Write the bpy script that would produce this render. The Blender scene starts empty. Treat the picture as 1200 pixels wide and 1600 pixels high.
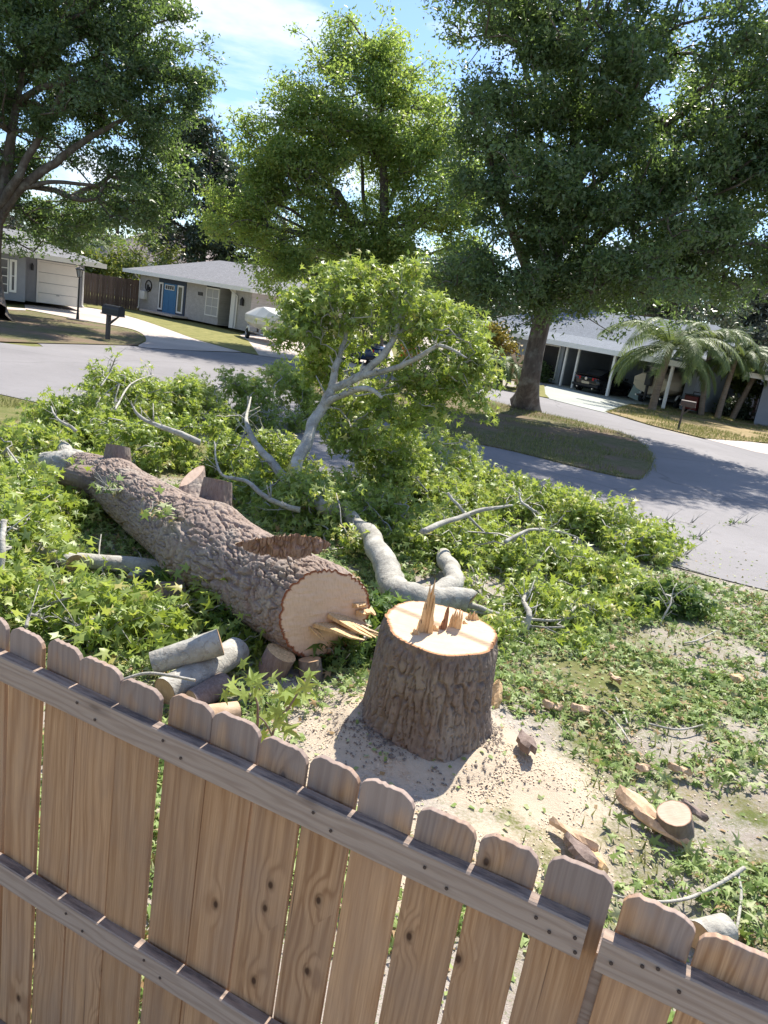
import bpy, math, random
import numpy as np
from mathutils import Vector, Matrix

SC = bpy.context.scene
COL = SC.collection
rng = np.random.default_rng(11)
random.seed(4)

# ------------------------------------------------------------------ camera
PITCH, ROLL, CAM_H, FPX = math.radians(14.9), math.radians(9.0), 2.95, 1180.0
FW = np.array([0, math.cos(PITCH), -math.sin(PITCH)])
_r0 = np.array([1.0, 0, 0]); _u0 = np.array([0, math.sin(PITCH), math.cos(PITCH)])
CX = _r0*math.cos(ROLL) + _u0*math.sin(ROLL)
CY = -_r0*math.sin(ROLL) + _u0*math.cos(ROLL)
CP = np.array([0, 0, CAM_H])
cam = bpy.data.cameras.new('camera'); cam_o = bpy.data.objects.new('camera', cam); COL.objects.link(cam_o)
cam.sensor_width = 36; cam.lens = FPX/1600*36; cam.clip_start = 0.05; cam.clip_end = 3000
cam_o.matrix_world = Matrix(((CX[0], CY[0], -FW[0], 0), (CX[1], CY[1], -FW[1], 0), (CX[2], CY[2], -FW[2], CAM_H), (0, 0, 0, 1)))
SC.camera = cam_o

# ------------------------------------------------------------------ light
SUN_EL, SUN_AZ = math.radians(54), math.radians(22)      # azimuth clockwise from +Y
w = bpy.data.worlds.new('World'); SC.world = w; w.use_nodes = True
wn = w.node_tree; wn.nodes.clear()

def node(nt, typ, ins=None, **props):
    n = nt.nodes.new(typ)
    for k, v in props.items(): setattr(n, k, v)
    for k, v in (ins or {}).items():
        s = n.inputs[k]
        if isinstance(v, bpy.types.NodeSocket): nt.links.new(v, s)
        elif isinstance(v, bpy.types.Node): nt.links.new(v.outputs[0], s)
        else: s.default_value = v
    return n

def ramp(nt, fac, stops, interp='LINEAR'):
    r = node(nt, 'ShaderNodeValToRGB', {0: fac}); cr = r.color_ramp; cr.interpolation = interp
    while len(cr.elements) < len(stops): cr.elements.new(0.5)
    for e, (p, c) in zip(cr.elements, stops):
        e.position = p; e.color = (c, c, c, 1) if isinstance(c, (int, float)) else (*c, 1)
    return r.outputs[0]

def math_(nt, op, a, b=0.0, c=0.0):
    return node(nt, 'ShaderNodeMath', {0: a, 1: b, 2: c}, operation=op).outputs[0]

def mixc(nt, fac, a, b, blend='MIX'):
    n = nt.nodes.new('ShaderNodeMix'); n.data_type = 'RGBA'; n.blend_type = blend
    for i, v in ((0, fac), (6, a), (7, b)):
        if isinstance(v, bpy.types.NodeSocket): nt.links.new(v, n.inputs[i])
        else: n.inputs[i].default_value = v if i == 0 or len(v) == 4 else (*v, 1)
    return n.outputs[2]

sky = node(wn, 'ShaderNodeTexSky', sky_type='NISHITA', sun_disc=False, sun_elevation=SUN_EL, sun_rotation=SUN_AZ,
           air_density=1.0, dust_density=0.6, ozone_density=1.6, altitude=0)
tc = node(wn, 'ShaderNodeTexCoord')
sx = node(wn, 'ShaderNodeSeparateXYZ', {0: tc.outputs['Generated']})
zz = math_(wn, 'ADD', math_(wn, 'MAXIMUM', sx.outputs[2], 0.0), 0.18)
cv = node(wn, 'ShaderNodeCombineXYZ', {0: math_(wn, 'DIVIDE', sx.outputs[0], zz), 1: math_(wn, 'DIVIDE', sx.outputs[1], zz), 2: 5.2})
cn = node(wn, 'ShaderNodeTexNoise', {'Vector': cv, 'Scale': 1.25, 'Detail': 9.0, 'Roughness': 0.56, 'Distortion': 0.35})
cf = ramp(wn, cn.outputs[0], [(0.505, 0.0), (0.59, 0.5), (0.72, 0.95)])
cf = math_(wn, 'MULTIPLY', cf, ramp(wn, sx.outputs[2], [(0.0, 0.75), (0.1, 1.0)]))
skyc = mixc(wn, 1.0, sky.outputs[0], (0.76, 0.88, 1.06), 'MULTIPLY')
skyc = mixc(wn, cf, skyc, (6.8, 7.0, 7.3))
bg = node(wn, 'ShaderNodeBackground', {'Color': skyc, 'Strength': 0.108})
node(wn, 'ShaderNodeOutputWorld', {'Surface': bg})

sl = bpy.data.lights.new('sun', 'SUN'); sl.energy = 5.0; sl.angle = math.radians(0.53); sl.color = (1.0, 0.935, 0.83)
so = bpy.data.objects.new('sun', sl); COL.objects.link(so)
sd = Vector((math.sin(SUN_AZ)*math.cos(SUN_EL), math.cos(SUN_AZ)*math.cos(SUN_EL), math.sin(SUN_EL)))
so.rotation_euler = sd.to_track_quat('Z', 'Y').to_euler(); so.location = sd*200
vs = SC.view_settings
SC.display_settings.display_device = 'sRGB'
vs.view_transform = 'Standard'; vs.look = 'None'; vs.exposure = 0.92; vs.gamma = 1.0; vs.use_curve_mapping = False
SC.cycles.max_bounces = 7; SC.cycles.diffuse_bounces = 4; SC.cycles.glossy_bounces = 2; SC.cycles.transmission_bounces = 4
SC.cycles.use_denoising = True; SC.cycles.caustics_reflective = False; SC.cycles.caustics_refractive = False

# ------------------------------------------------------------------ placing helpers (photo pixel -> point of the place)
def ray(x, y): return FW + CX*(x-600)/FPX - CY*(y-800)/FPX
def g(x, y, z=0.0):
    d = ray(x, y); return CP + d*((z-CAM_H)/d[2])
def at(x, y, Y):
    d = ray(x, y); return CP + d*(Y/d[1])
def mpp(p): return float((np.array(p)-CP) @ FW)/FPX

# ------------------------------------------------------------------ mesh helpers
def mesh(name, v, f, m=None, attrs=None, smooth=False, mats=None, midx=None):
    me = bpy.data.meshes.new(name)
    v = np.asarray(v, dtype=np.float32).reshape(-1, 3)
    if isinstance(f, np.ndarray):
        k = f.shape[1]; n = len(f)
        me.vertices.add(len(v)); me.vertices.foreach_set('co', v.ravel())
        me.loops.add(n*k); me.loops.foreach_set('vertex_index', f.astype(np.int32).ravel())
        me.polygons.add(n); me.polygons.foreach_set('loop_start', np.arange(0, n*k, k, dtype=np.int32))
        me.update(calc_edges=True)
    else:
        me.from_pydata(v.tolist(), [], [list(a) for a in f]); me.update()
    for mm in (mats or ([m] if m else [])): me.materials.append(mm)
    if midx is not None: me.polygons.foreach_set('material_index', np.asarray(midx, dtype=np.int32))
    if smooth: me.polygons.foreach_set('use_smooth', np.ones(len(me.polygons), dtype=bool))
    for k_, a in (attrs or {}).items():
        at_ = me.attributes.new(k_, 'FLOAT', 'POINT'); at_.data.foreach_set('value', np.asarray(a, dtype=np.float32).ravel())
    return me

def obj(name, me, parent=None, loc=None, rz=None):
    o = bpy.data.objects.new(name, me); COL.objects.link(o)
    if parent: o.parent = parent
    if loc is not None: o.location = [float(a) for a in loc]
    if rz is not None: o.rotation_euler = (0, 0, rz)
    return o

def tag(o, label, cat, group=None, kind=None):
    o['label'] = label; o['category'] = cat
    if group: o['group'] = group
    if kind: o['kind'] = kind
    return o

def thing(name, label, cat, loc=(0, 0, 0), rz=0.0, group=None):
    o = bpy.data.objects.new(name, None); COL.objects.link(o); o.empty_display_size = 0.1
    o.location = [float(a) for a in loc]; o.rotation_euler = (0, 0, rz)
    return tag(o, label, cat, group)

class MB:
    """collects simple shapes into one mesh"""
    def __init__(s): s.v = []; s.f = []
    def add(s, v, f):
        b = len(s.v); s.v += [tuple(map(float, a)) for a in v]; s.f += [tuple(int(i)+b for i in a) for a in f]; return s
    def box(s, x0, x1, y0, y1, z0, z1, M_=None):
        v = [(x, y, z) for z in (z0, z1) for x, y in ((x0, y0), (x1, y0), (x1, y1), (x0, y1))]
        if M_ is not None: v = [tuple(M_ @ Vector(a)) for a in v]
        return s.add(v, [(3, 2, 1, 0), (4, 5, 6, 7), (0, 1, 5, 4), (1, 2, 6, 5), (2, 3, 7, 6), (3, 0, 4, 7)])
    def bar(s, a, b, r, r2=None, n=8):
        v, f = tube_np([a, b], [r, r if r2 is None else r2], n); return s.add(v, f)
    def tube(s, pts, rad, n=8):
        v, f = tube_np(pts, rad, n); return s.add(v, f)
    def prism(s, poly, y0, y1):      # poly in xz
        n = len(poly)
        v = [(x, y0, z) for x, z in poly] + [(x, y1, z) for x, z in poly]
        return s.add(v, [tuple(range(n))[::-1], tuple(range(n, 2*n))] + [(i, (i+1) % n, n+(i+1) % n, n+i) for i in range(n)])
    def loft(s, secs, cap=True):
        n = len(secs[0]); v = [p for q in secs for p in q]; f = []
        for i in range(len(secs)-1):
            for j in range(n):
                k = (j+1) % n; f.append((i*n+j, i*n+k, (i+1)*n+k, (i+1)*n+j))
        if cap: f += [tuple(range(n))[::-1], tuple(range((len(secs)-1)*n, len(secs)*n))]
        return s.add(v, f)
    def me(s, name, m, smooth=False): return mesh(name, s.v, s.f, m, smooth=smooth)
    def to(s, name, m, parent=None, smooth=False, bevel=0.0, loc=None):
        o = obj(name, s.me(name, m, smooth), parent, loc)
        if bevel:
            b = o.modifiers.new('bevel', 'BEVEL'); b.width = bevel; b.segments = 2; b.limit_method = 'ANGLE'
        return o

def frames(P):
    P = np.asarray(P, float); n = len(P)
    T = np.gradient(P, axis=0); T /= np.linalg.norm(T, axis=1)[:, None]+1e-12
    a = np.array([0, 0, 1.0]) if abs(T[0][2]) < 0.9 else np.array([1.0, 0, 0])
    U = np.zeros((n, 3)); u = np.cross(a, T[0]); u /= np.linalg.norm(u)
    for i in range(n):
        u = u-T[i]*(u @ T[i]); u /= np.linalg.norm(u)+1e-12; U[i] = u
    return T, U, np.cross(T, U)

def tube_np(P, rad, n=8, cap=True):
    P = np.asarray(P, float); T, U, V = frames(P); rad = np.broadcast_to(np.asarray(rad, float), (len(P),))
    th = np.arange(n)*2*np.pi/n
    v = (P[:, None, :]+rad[:, None, None]*(np.cos(th)[None, :, None]*U[:, None, :]+np.sin(th)[None, :, None]*V[:, None, :])).reshape(-1, 3)
    f = []
    for i in range(len(P)-1):
        for j in range(n):
            k = (j+1) % n; f.append((i*n+j, i*n+k, (i+1)*n+k, (i+1)*n+j))
    if cap: f += [tuple(range(n))[::-1], tuple(range((len(P)-1)*n, len(P)*n))]
    return v, f

def spline(P, n):
    P = np.asarray(P, float); k = len(P)
    t = np.linspace(0, k-1, n); i = np.clip(t.astype(int), 0, k-2); u = (t-i)[:, None]
    g_ = lambda j: P[np.clip(j, 0, k-1)]
    p0, p1, p2, p3 = g_(i-1), P[i], P[i+1], g_(i+2)
    if P.ndim == 1: u = u[:, 0]
    return 0.5*(2*p1+(p2-p0)*u+(2*p0-5*p1+4*p2-p3)*u*u+(3*p1-p0-3*p2+p3)*u**3)

# numpy noise
def hash2(i, j, s=0):
    h = (i*374761393+j*668265263+s*1442695041) & 0xffffffff
    h = ((h ^ (h >> 13))*1274126177) & 0xffffffff
    return ((h ^ (h >> 16)) & 0xffffff)/float(0xffffff)
def vnoise(x, y, s=0, px=0):
    i = np.floor(x).astype(np.int64); j = np.floor(y).astype(np.int64); u = x-i; v = y-j
    u = u*u*(3-2*u); v = v*v*(3-2*v)
    w_ = (lambda a: np.mod(a, px)) if px else (lambda a: a)
    a, b, c, d = hash2(w_(i), j, s), hash2(w_(i+1), j, s), hash2(w_(i), j+1, s), hash2(w_(i+1), j+1, s)
    return (a*(1-u)+b*u)*(1-v)+(c*(1-u)+d*u)*v
def fbm(x, y, s=0, oct_=4, px=0):
    o = 0; a = 0.5; f = 1
    for k in range(oct_):
        o = o+a*vnoise(x*f, y*f, s+k, px*f); a *= 0.5; f *= 2
    return o
def cells(x, y, s=0, px=0):
    """F2-F1 of a jittered grid; x may be periodic"""
    i = np.floor(x).astype(np.int64); j = np.floor(y).astype(np.int64)
    f1 = np.full(x.shape, 9.0); f2 = np.full(x.shape, 9.0); idv = np.zeros(x.shape)
    for di in (-1, 0, 1):
        for dj in (-1, 0, 1):
            ci, cj = i+di, j+dj; cm = np.mod(ci, px) if px else ci
            d = np.hypot(ci+0.1+0.8*hash2(cm, cj, s)-x, cj+0.1+0.8*hash2(cm, cj, s+7)-y)
            h = hash2(cm, cj, s+13); n1 = d < f1
            f2 = np.where(n1, f1, np.minimum(f2, d)); idv = np.where(n1, h, idv); f1 = np.where(n1, d, f1)
    return f2-f1, idv
sstep = lambda a, b, x: (lambda t: t*t*(3-2*t))(np.clip((x-a)/(b-a), 0, 1))

def bark_field(u, v, nu, cv_, s, warp=0.35):
    """u in cells round the stem (periodic nu), v along; ridged bark height 0..1"""
    wu = (fbm(u*0.5, v*0.5, s+40, 3, nu//2)-0.45)*2*warp*2
    wv = (fbm(u*0.5, v*0.5, s+60, 3, nu//2)-0.45)*2*warp
    d, idv = cells(u+wu, v+wv, s, nu)
    h = sstep(0.0, 0.30, d)*(0.7+0.3*idv)
    return h
def furrow(th, s_, nu, lv, seed, warp=0.6):
    """interlacing long ridges with dark furrows between: th angle, s_ metres along"""
    u = th/(2*np.pi)*nu; v = s_/lv
    wu = (fbm(u*0.5, v*1.6, seed+40, 3, nu//2)-0.45)*2.0*warp
    n1 = vnoise(u+wu, v, seed, nu); n2 = vnoise(u*2+wu*1.5+9*0, v*2.2, seed+7, nu*2); n3 = vnoise(u*4, v*5, seed+15, nu*4); n4 = vnoise(u*6, v*11, seed+19, nu*6)
    a = sstep(0.0, 0.11, np.abs(n1-0.5)); b = sstep(0.0, 0.10, np.abs(n2-0.5))
    return 0.50*a*(0.7+0.3*b)+0.28*b*a+0.10*n3+0.12*n4

def R_from(nrm, spin):
    """rotation matrices whose z is nrm, spun about it"""
    n = nrm/np.linalg.norm(nrm, axis=1)[:, None]
    a = np.where(np.abs(n[:, 2:3]) < 0.95, np.array([[0, 0, 1.0]]), np.array([[1.0, 0, 0]]))
    x = np.cross(a, n); x /= np.linalg.norm(x, axis=1)[:, None]; y = np.cross(n, x)
    c, s = np.cos(spin)[:, None], np.sin(spin)[:, None]
    xx = x*c+y*s; yy = -x*s+y*c
    return np.stack([xx, yy, n], axis=2)

def scatter(tv, tf, pos, R, sc):
    n = len(pos); k = len(tv)
    v = np.einsum('nij,kj->nki', R, tv)*np.asarray(sc).reshape(-1, 1, 1)+pos[:, None, :]
    f = tf[None, :, :]+(np.arange(n)*k)[:, None, None]
    return v.reshape(-1, 3), f.reshape(-1, tf.shape[1])

def star_leaf(curl=0.25, fold=0.1, seed=0, fine=False):
    r = np.random.default_rng(seed)
    ang = np.radians([-128, -66, 0, 66, 128]); ln = np.array([0.62, 0.86, 1.0, 0.86, 0.62])*(1+0.12*r.standard_normal(5))
    pts = [(0, 0.0)]
    c = np.array([0, 0.28])
    out = [np.array([-0.06, 0.02])]
    for i in range(5):
        tip = c+0.72*ln[i]*np.array([math.sin(ang[i]), math.cos(ang[i])])
        if fine:
            for e in (-1, 1):
                a2 = ang[i]+e*0.27; sh = c+0.36*ln[i]*np.array([math.sin(a2), math.cos(a2)])
                if e == -1: out += [sh, tip]
                else: out.append(sh)
        else: out.append(tip)
        if i < 4:
            am = (ang[i]+ang[i+1])/2; out.append(c+0.19*np.array([math.sin(am), math.cos(am)]))
    out.append(np.array([0.06, 0.02]))
    P = np.array([c]+out)
    d = np.linalg.norm(P-c, axis=1)
    z = -curl*d**2+fold*np.abs(P[:, 0])+0.05*r.standard_normal(len(P))*d
    v = np.column_stack([P[:, 0], P[:, 1], z])
    n = len(out)
    f = np.array([(0, i+1, i) for i in range(1, n)]+[(0, 1, n)])
    # petiole
    if not fine: return v, f
    b = len(v); v = np.vstack([v, [(-0.012, 0.03, 0), (0.012, 0.03, 0), (0.0, -0.55, 0.05)]]); f = np.vstack([f, [(b, b+2, b+1)]])
    return v, f
OAK_V = np.array([(-0.24, 0.15, 0.03), (0.26, 0.3, 0.05), (0, 1.1, -0.08)], float); OAK_F = np.array([(0, 1, 2)])
LOBE3_V = np.array([(0, 0.12, 0.03), (-0.56, 0.05, -0.08), (-0.17, 0.36, 0.02), (-0.40, 0.72, -0.10), (-0.08, 0.52, 0.02), (0, 1.02, -0.12), (0.10, 0.5, 0.03), (0.44, 0.66, -0.05), (0.16, 0.34, 0.03), (0.54, 0.02, -0.12)], float); LOBE3_F = np.array([(0, 2, 1), (0, 4, 2), (4, 3, 2), (0, 6, 4), (6, 5, 4), (0, 8, 6), (8, 7, 6), (0, 9, 8)])

def grow(trunk, pts, alpha=0.4, tr_len=None):
    """connect cluster points to a trunk polyline as a branching tree"""
    nodes = [np.array(p, float) for p in trunk]; par = [-1]+list(range(len(trunk)-1)); L = [0.0]
    for i in range(1, len(trunk)): L.append(L[-1]+0.4*np.linalg.norm(nodes[i]-nodes[i-1]))
    pts = np.asarray(pts, float)
    d0 = np.min(np.linalg.norm(pts[:, None]-np.array(nodes)[None], axis=2), axis=1)
    N = np.zeros((len(nodes)+len(pts), 3)); N[:len(nodes)] = nodes; PL = np.zeros(len(N)); PL[:len(L)] = L; n = len(nodes)
    for k in np.argsort(d0):
        p = pts[k]; d = np.linalg.norm(N[:n]-p, axis=1); c = d+alpha*PL[:n]
        j = int(np.argmin(c)); N[n] = p; PL[n] = PL[j]+d[j]; par.append(j); n += 1
    return N, np.array(par)

def branch_mesh(N, par, ntrunk, r_tip, expo=0.47, sides=5, rmax=9, jit=0.06, lmax=99):
    n = len(N); cnt = np.ones(n)
    for i in range(n-1, ntrunk-1, -1): cnt[par[i]] += cnt[i]
    rad = np.minimum(r_tip*cnt**expo, rmax)
    V = []; F = []; b = 0; th = np.arange(sides)*2*np.pi/sides; r_ = np.random.default_rng(3)
    for i in range(ntrunk, n):
        a, c = N[par[i]], N[i]; ra = min(rad[par[i]], rad[i]*1.5); rc = rad[i]*0.85; ln = np.linalg.norm(c-a)
        if ln > lmax: continue
        m = (a+c)/2+r_.standard_normal(3)*ln*jit+np.array([0, 0, 0.03*ln])
        q1 = (a+m)/2+r_.standard_normal(3)*ln*jit*0.5; q2 = (m+c)/2+r_.standard_normal(3)*ln*jit*0.5
        P = np.array([a, q1, m, q2, c]) if lmax < 50 else np.array([a, m, c]); T, U, W = frames(P); rr = np.linspace(ra, rc, len(P))
        v = (P[:, None]+rr[:, None, None]*(np.cos(th)[None, :, None]*U[:, None]+np.sin(th)[None, :, None]*W[:, None])).reshape(-1, 3)
        V.append(v)
        for q in range(len(P)-1):
            for j in range(sides):
                k = (j+1) % sides; F.append((b+q*sides+j, b+q*sides+k, b+(q+1)*sides+k, b+(q+1)*sides+j))
        b += len(P)*sides
    return np.vstack(V), np.array(F), rad
# ------------------------------------------------------------------ materials
MATS = {}
def new_mat(name):
    m = bpy.data.materials.new(name); m.use_nodes = True; nt = m.node_tree; nt.nodes.clear()
    MATS[name] = m; return m, nt
def finish(nt, color, rough=0.7, bump=None, bstr=0.3, bdist=0.01, spec=0.4, metallic=0.0, extra=None):
    ins = {'Base Color': color if isinstance(color, bpy.types.NodeSocket) else (*color, 1), 'Roughness': rough, 'Specular IOR Level': spec, 'Metallic': metallic}
    ins.update(extra or {})
    p = node(nt, 'ShaderNodeBsdfPrincipled', ins)
    if bump is not None: nt.links.new(node(nt, 'ShaderNodeBump', {'Height': bump, 'Strength': bstr, 'Distance': bdist}).outputs[0], p.inputs['Normal'])
    node(nt, 'ShaderNodeOutputMaterial', {'Surface': p}); return p
def coords(nt, kind='Object'): return node(nt, 'ShaderNodeTexCoord').outputs[kind]
def mapping(nt, v, sc, loc=(0, 0, 0)): return node(nt, 'ShaderNodeMapping', {'Vector': v, 'Scale': sc, 'Location': loc}).outputs[0]
def noise(nt, v, sc, det=4, rough=0.55, dist=0.0): return node(nt, 'ShaderNodeTexNoise', {'Vector': v, 'Scale': sc, 'Detail': det, 'Roughness': rough, 'Distortion': dist}).outputs[0]
def attr(nt, name): return node(nt, 'ShaderNodeAttribute', attribute_name=name).outputs['Fac']
def orand(nt): return node(nt, 'ShaderNodeObjectInfo').outputs['Random']
def mul(c, k): return tuple(a*k for a in c)

def plain(name, c, rough=0.6, var=0.2, sc=6.0, bump=0.2, bd=0.004, spec=0.4, metallic=0.0, stretch=(1, 1, 1), c2=None, rand=0.0):
    m, nt = new_mat(name); v = mapping(nt, coords(nt), stretch)
    n1 = noise(nt, v, sc, 6); n2 = noise(nt, v, sc*7, 4)
    f = math_(nt, 'ADD', math_(nt, 'MULTIPLY', n1, 0.7), math_(nt, 'MULTIPLY', n2, 0.3))
    col = ramp(nt, f, [(0.32, mul(c, 1-var)), (0.68, mul(c2 or c, 1+var*0.6))])
    if rand: 
        hs = node(nt, 'ShaderNodeHueSaturation', {'Color': col, 'Value': node(nt, 'ShaderNodeMapRange', {0: orand(nt), 3: 1-rand, 4: 1+rand}).outputs[0]}); col = hs.outputs[0]
    finish(nt, col, rough, n2, bump, bd, spec, metallic); return m

def leaf_mat(name, stops, trans, tmix=0.35, rough=0.42, spec=0.5, under=0.5):
    m, nt = new_mat(name); t = attr(nt, 'tint'); c = ramp(nt, t, stops)
    bf_ = node(nt, 'ShaderNodeNewGeometry').outputs['Backfacing']
    pale = mixc(nt, 0.35, node(nt, 'ShaderNodeHueSaturation', {'Color': c, 'Saturation': 0.75, 'Value': 1.35}).outputs[0], (0.30, 0.34, 0.22))
    c = mixc(nt, math_(nt, 'MULTIPLY', bf_, under), c, pale)
    p = node(nt, 'ShaderNodeBsdfPrincipled', {'Base Color': c, 'Roughness': rough, 'Specular IOR Level': spec})
    tr = node(nt, 'ShaderNodeBsdfTranslucent', {'Color': mixc(nt, 0.65, c, trans)})
    mx = node(nt, 'ShaderNodeMixShader', {0: tmix, 1: p.outputs[0], 2: tr.outputs[0]})
    node(nt, 'ShaderNodeOutputMaterial', {'Surface': mx}); return m

M_OAK = leaf_mat('oak_leaf', [(0, (0.058, 0.095, 0.048)), (0.6, (0.09, 0.14, 0.06)), (1, (0.15, 0.21, 0.066))], (0.30, 0.46, 0.08), 0.4, 0.42, 0.55, 0.3)
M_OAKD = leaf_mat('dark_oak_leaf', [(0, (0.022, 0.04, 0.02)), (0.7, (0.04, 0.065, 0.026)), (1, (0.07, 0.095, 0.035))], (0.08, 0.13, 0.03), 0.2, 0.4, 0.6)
M_ELM = leaf_mat('light_oak_leaf', [(0, (0.09, 0.145, 0.05)), (0.55, (0.155, 0.23, 0.072)), (0.9, (0.27, 0.33, 0.085)), (1, (0.38, 0.36, 0.08))], (0.50, 0.68, 0.10), 0.5, 0.42, 0.5, 0.3)
M_GREYLEAF = leaf_mat('grey_leaf', [(0, (0.06, 0.07, 0.05)), (1, (0.14, 0.15, 0.10))], (0.12, 0.14, 0.07), 0.2, 0.5, 0.4)
M_BUSH = leaf_mat('bright_bush_leaf', [(0, (0.06, 0.10, 0.02)), (0.7, (0.13, 0.18, 0.03)), (1, (0.3, 0.27, 0.04))], (0.3, 0.35, 0.03), 0.35)
M_CROTON = leaf_mat('croton_leaf', [(0, (0.05, 0.08, 0.02)), (0.5, (0.25, 0.22, 0.03)), (0.8, (0.5, 0.33, 0.03)), (1, (0.3, 0.06, 0.02))], (0.4, 0.3, 0.03), 0.3)
M_PALM = leaf_mat('palm_leaf', [(0, (0.075, 0.12, 0.04)), (0.8, (0.15, 0.20, 0.065)), (1, (0.27, 0.27, 0.09))], (0.24, 0.30, 0.06), 0.34, 0.55, 0.3, 0.2)
M_GUM = leaf_mat('sweetgum_leaf', [(0, (0.105, 0.165, 0.027)), (0.35, (0.185, 0.265, 0.045)), (0.75, (0.29, 0.37, 0.08)), (0.93, (0.40, 0.45, 0.14)), (1, (0.52, 0.46, 0.15))], (0.56, 0.68, 0.07), 0.38, 0.45, 0.55)
M_GUMD = leaf_mat('sweetgum_dark_shade_leaf', [(0, (0.05, 0.10, 0.022)), (0.5, (0.095, 0.17, 0.033)), (1, (0.16, 0.24, 0.05))], (0.28, 0.40, 0.05), 0.32, 0.5, 0.35)  # dark green of the road clump; shade painted into the leaves under the log
M_LITTER = leaf_mat('litter_leaf', [(0, (0.10, 0.17, 0.038)), (0.45, (0.20, 0.29, 0.075)), (0.8, (0.32, 0.385, 0.145)), (0.95, (0.42, 0.43, 0.26)), (1, (0.34, 0.22, 0.11))], (0.30, 0.42, 0.07), 0.24, 0.55, 0.3)
M_GRASS = leaf_mat('grass_blade', [(0, (0.09, 0.12, 0.03)), (0.5, (0.17, 0.18, 0.05)), (1, (0.33, 0.27, 0.12))], (0.25, 0.28, 0.06), 0.3, 0.5, 0.3)
M_FLOWER = leaf_mat('orange_petal', [(0, (0.7, 0.12, 0.03)), (1, (0.85, 0.28, 0.08))], (0.9, 0.3, 0.08), 0.3)

def bark_mat(name, c, cd, stretch, sc=18, lichen=0.25, lc=(0.40, 0.40, 0.34)):
    m, nt = new_mat(name); co = coords(nt); v = mapping(nt, co, stretch)
    n1 = noise(nt, v, sc, 8, 0.7); n2 = noise(nt, co, 3.0, 4); n3 = noise(nt, co, 60, 5, 0.7)
    col = ramp(nt, n1, [(0.3, cd), (0.62, c), (0.8, mul(c, 1.35))])
    col = mixc(nt, ramp(nt, n2, [(0.5, 0.0), (0.68, lichen)]), col, lc)
    col = mixc(nt, ramp(nt, n3, [(0.62, 0.0), (0.74, 0.5)]), col, mul(c, 1.9))
    finish(nt, col, 0.85, math_(nt, 'ADD', n1, math_(nt, 'MULTIPLY', n3, 0.5)), 0.55, 0.008, 0.25); return m
M_BARK = bark_mat('furrowed_bark', (0.225, 0.18, 0.15), (0.125, 0.096, 0.078), (1, 1, 0.45), 26, 0.2)
M_BARKL = bark_mat('log_bark', (0.335, 0.26, 0.215), (0.175, 0.13, 0.105), (1, 1, 1), 24, 0.25)
M_BARKFAR = bark_mat('oak_bark', (0.15, 0.12, 0.10), (0.07, 0.055, 0.045), (1, 1, 0.25), 9, 0.3)
M_WEDGE = bark_mat('reddish_bark', (0.33, 0.215, 0.165), (0.15, 0.09, 0.065), (1, 1, 0.5), 20, 0.1)
M_STUB = bark_mat('stub_bark', (0.24, 0.185, 0.16), (0.14, 0.10, 0.085), (2.2, 2.2, 0.4), 22, 0.2)

def grey_bark():
    m, nt = new_mat('smooth_grey_bark'); co = coords(nt)
    n1 = noise(nt, co, 5, 5, 0.6); n2 = noise(nt, co, 32, 5, 0.6); n3 = noise(nt, mapping(nt, co, (1, 1, 1)), 14, 3, 0.5, 1.2)
    col = ramp(nt, n1, [(0.3, (0.24, 0.225, 0.195)), (0.55, (0.40, 0.385, 0.335)), (0.75, (0.52, 0.50, 0.44))])
    col = mixc(nt, ramp(nt, n3, [(0.56, 0.0), (0.62, 0.42)]), col, (0.20, 0.175, 0.145))
    crk = ramp(nt, noise(nt, mapping(nt, co, (1, 1, 1)), 22, 5, 0.7, 2.2), [(0.58, 0.0), (0.64, 0.5)])
    col = mixc(nt, crk, col, (0.62, 0.60, 0.53))
    finish(nt, col, 0.8, math_(nt, 'ADD', n2, math_(nt, 'MULTIPLY', n3, 0.9)), 0.7, 0.014, 0.25); return m
M_GREY = grey_bark()

def cutwood(name, c, c2, rim, ringf=85, contrast=0.35):
    m, nt = new_mat(name); co = coords(nt); 
    a = attr(nt, 'radial'); r = attr(nt, 'rim')
    n = noise(nt, co, 3.5, 4); n2 = noise(nt, mapping(nt, co, (1, 1, 1)), 40, 6, 0.7)
    ph = math_(nt, 'ADD', math_(nt, 'MULTIPLY', a, ringf), math_(nt, 'MULTIPLY', n, 9))
    s = math_(nt, 'MULTIPLY_ADD', math_(nt, 'SINE', ph), 0.5, 0.5)
    col = mixc(nt, math_(nt, 'MULTIPLY', s, contrast), c, c2)
    col = mixc(nt, ramp(nt, noise(nt, co, 5.0, 5, 0.6, 0.8), [(0.46, 0.0), (0.7, 0.55)]), col, c2)
    saw = noise(nt, mapping(nt, co, (4, 70, 9)), 2.2, 3, 0.5)
    col = mixc(nt, ramp(nt, saw, [(0.45, 0.0), (0.72, 0.5)]), col, mul(c2, 0.85))
    col = mixc(nt, ramp(nt, n2, [(0.6, 0), (0.8, 0.4)]), col, mul(c, 1.15))
    col = mixc(nt, ramp(nt, math_(nt, 'ADD', r, math_(nt, 'MULTIPLY', n2, 0.05)), [(0.955, 0.0), (0.985, 0.85), (1.0, 1.0)]), col, rim)
    finish(nt, col, 0.8, math_(nt, 'ADD', math_(nt, 'MULTIPLY', saw, 1.4), n2), 0.35, 0.003, 0.2); return m
M_CUT = cutwood('fresh_cut_wood', (0.68, 0.52, 0.35), (0.60, 0.42, 0.26), (0.36, 0.18, 0.09), 70, 0.13)
M_CUTL = cutwood('log_end_wood', (0.74, 0.55, 0.385), (0.68, 0.475, 0.31), (0.26, 0.09, 0.04), 60, 0.12)
M_OLDCUT = cutwood('tan_cut_wood', (0.48, 0.32, 0.19), (0.36, 0.22, 0.12), (0.2, 0.12, 0.08))
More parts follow.
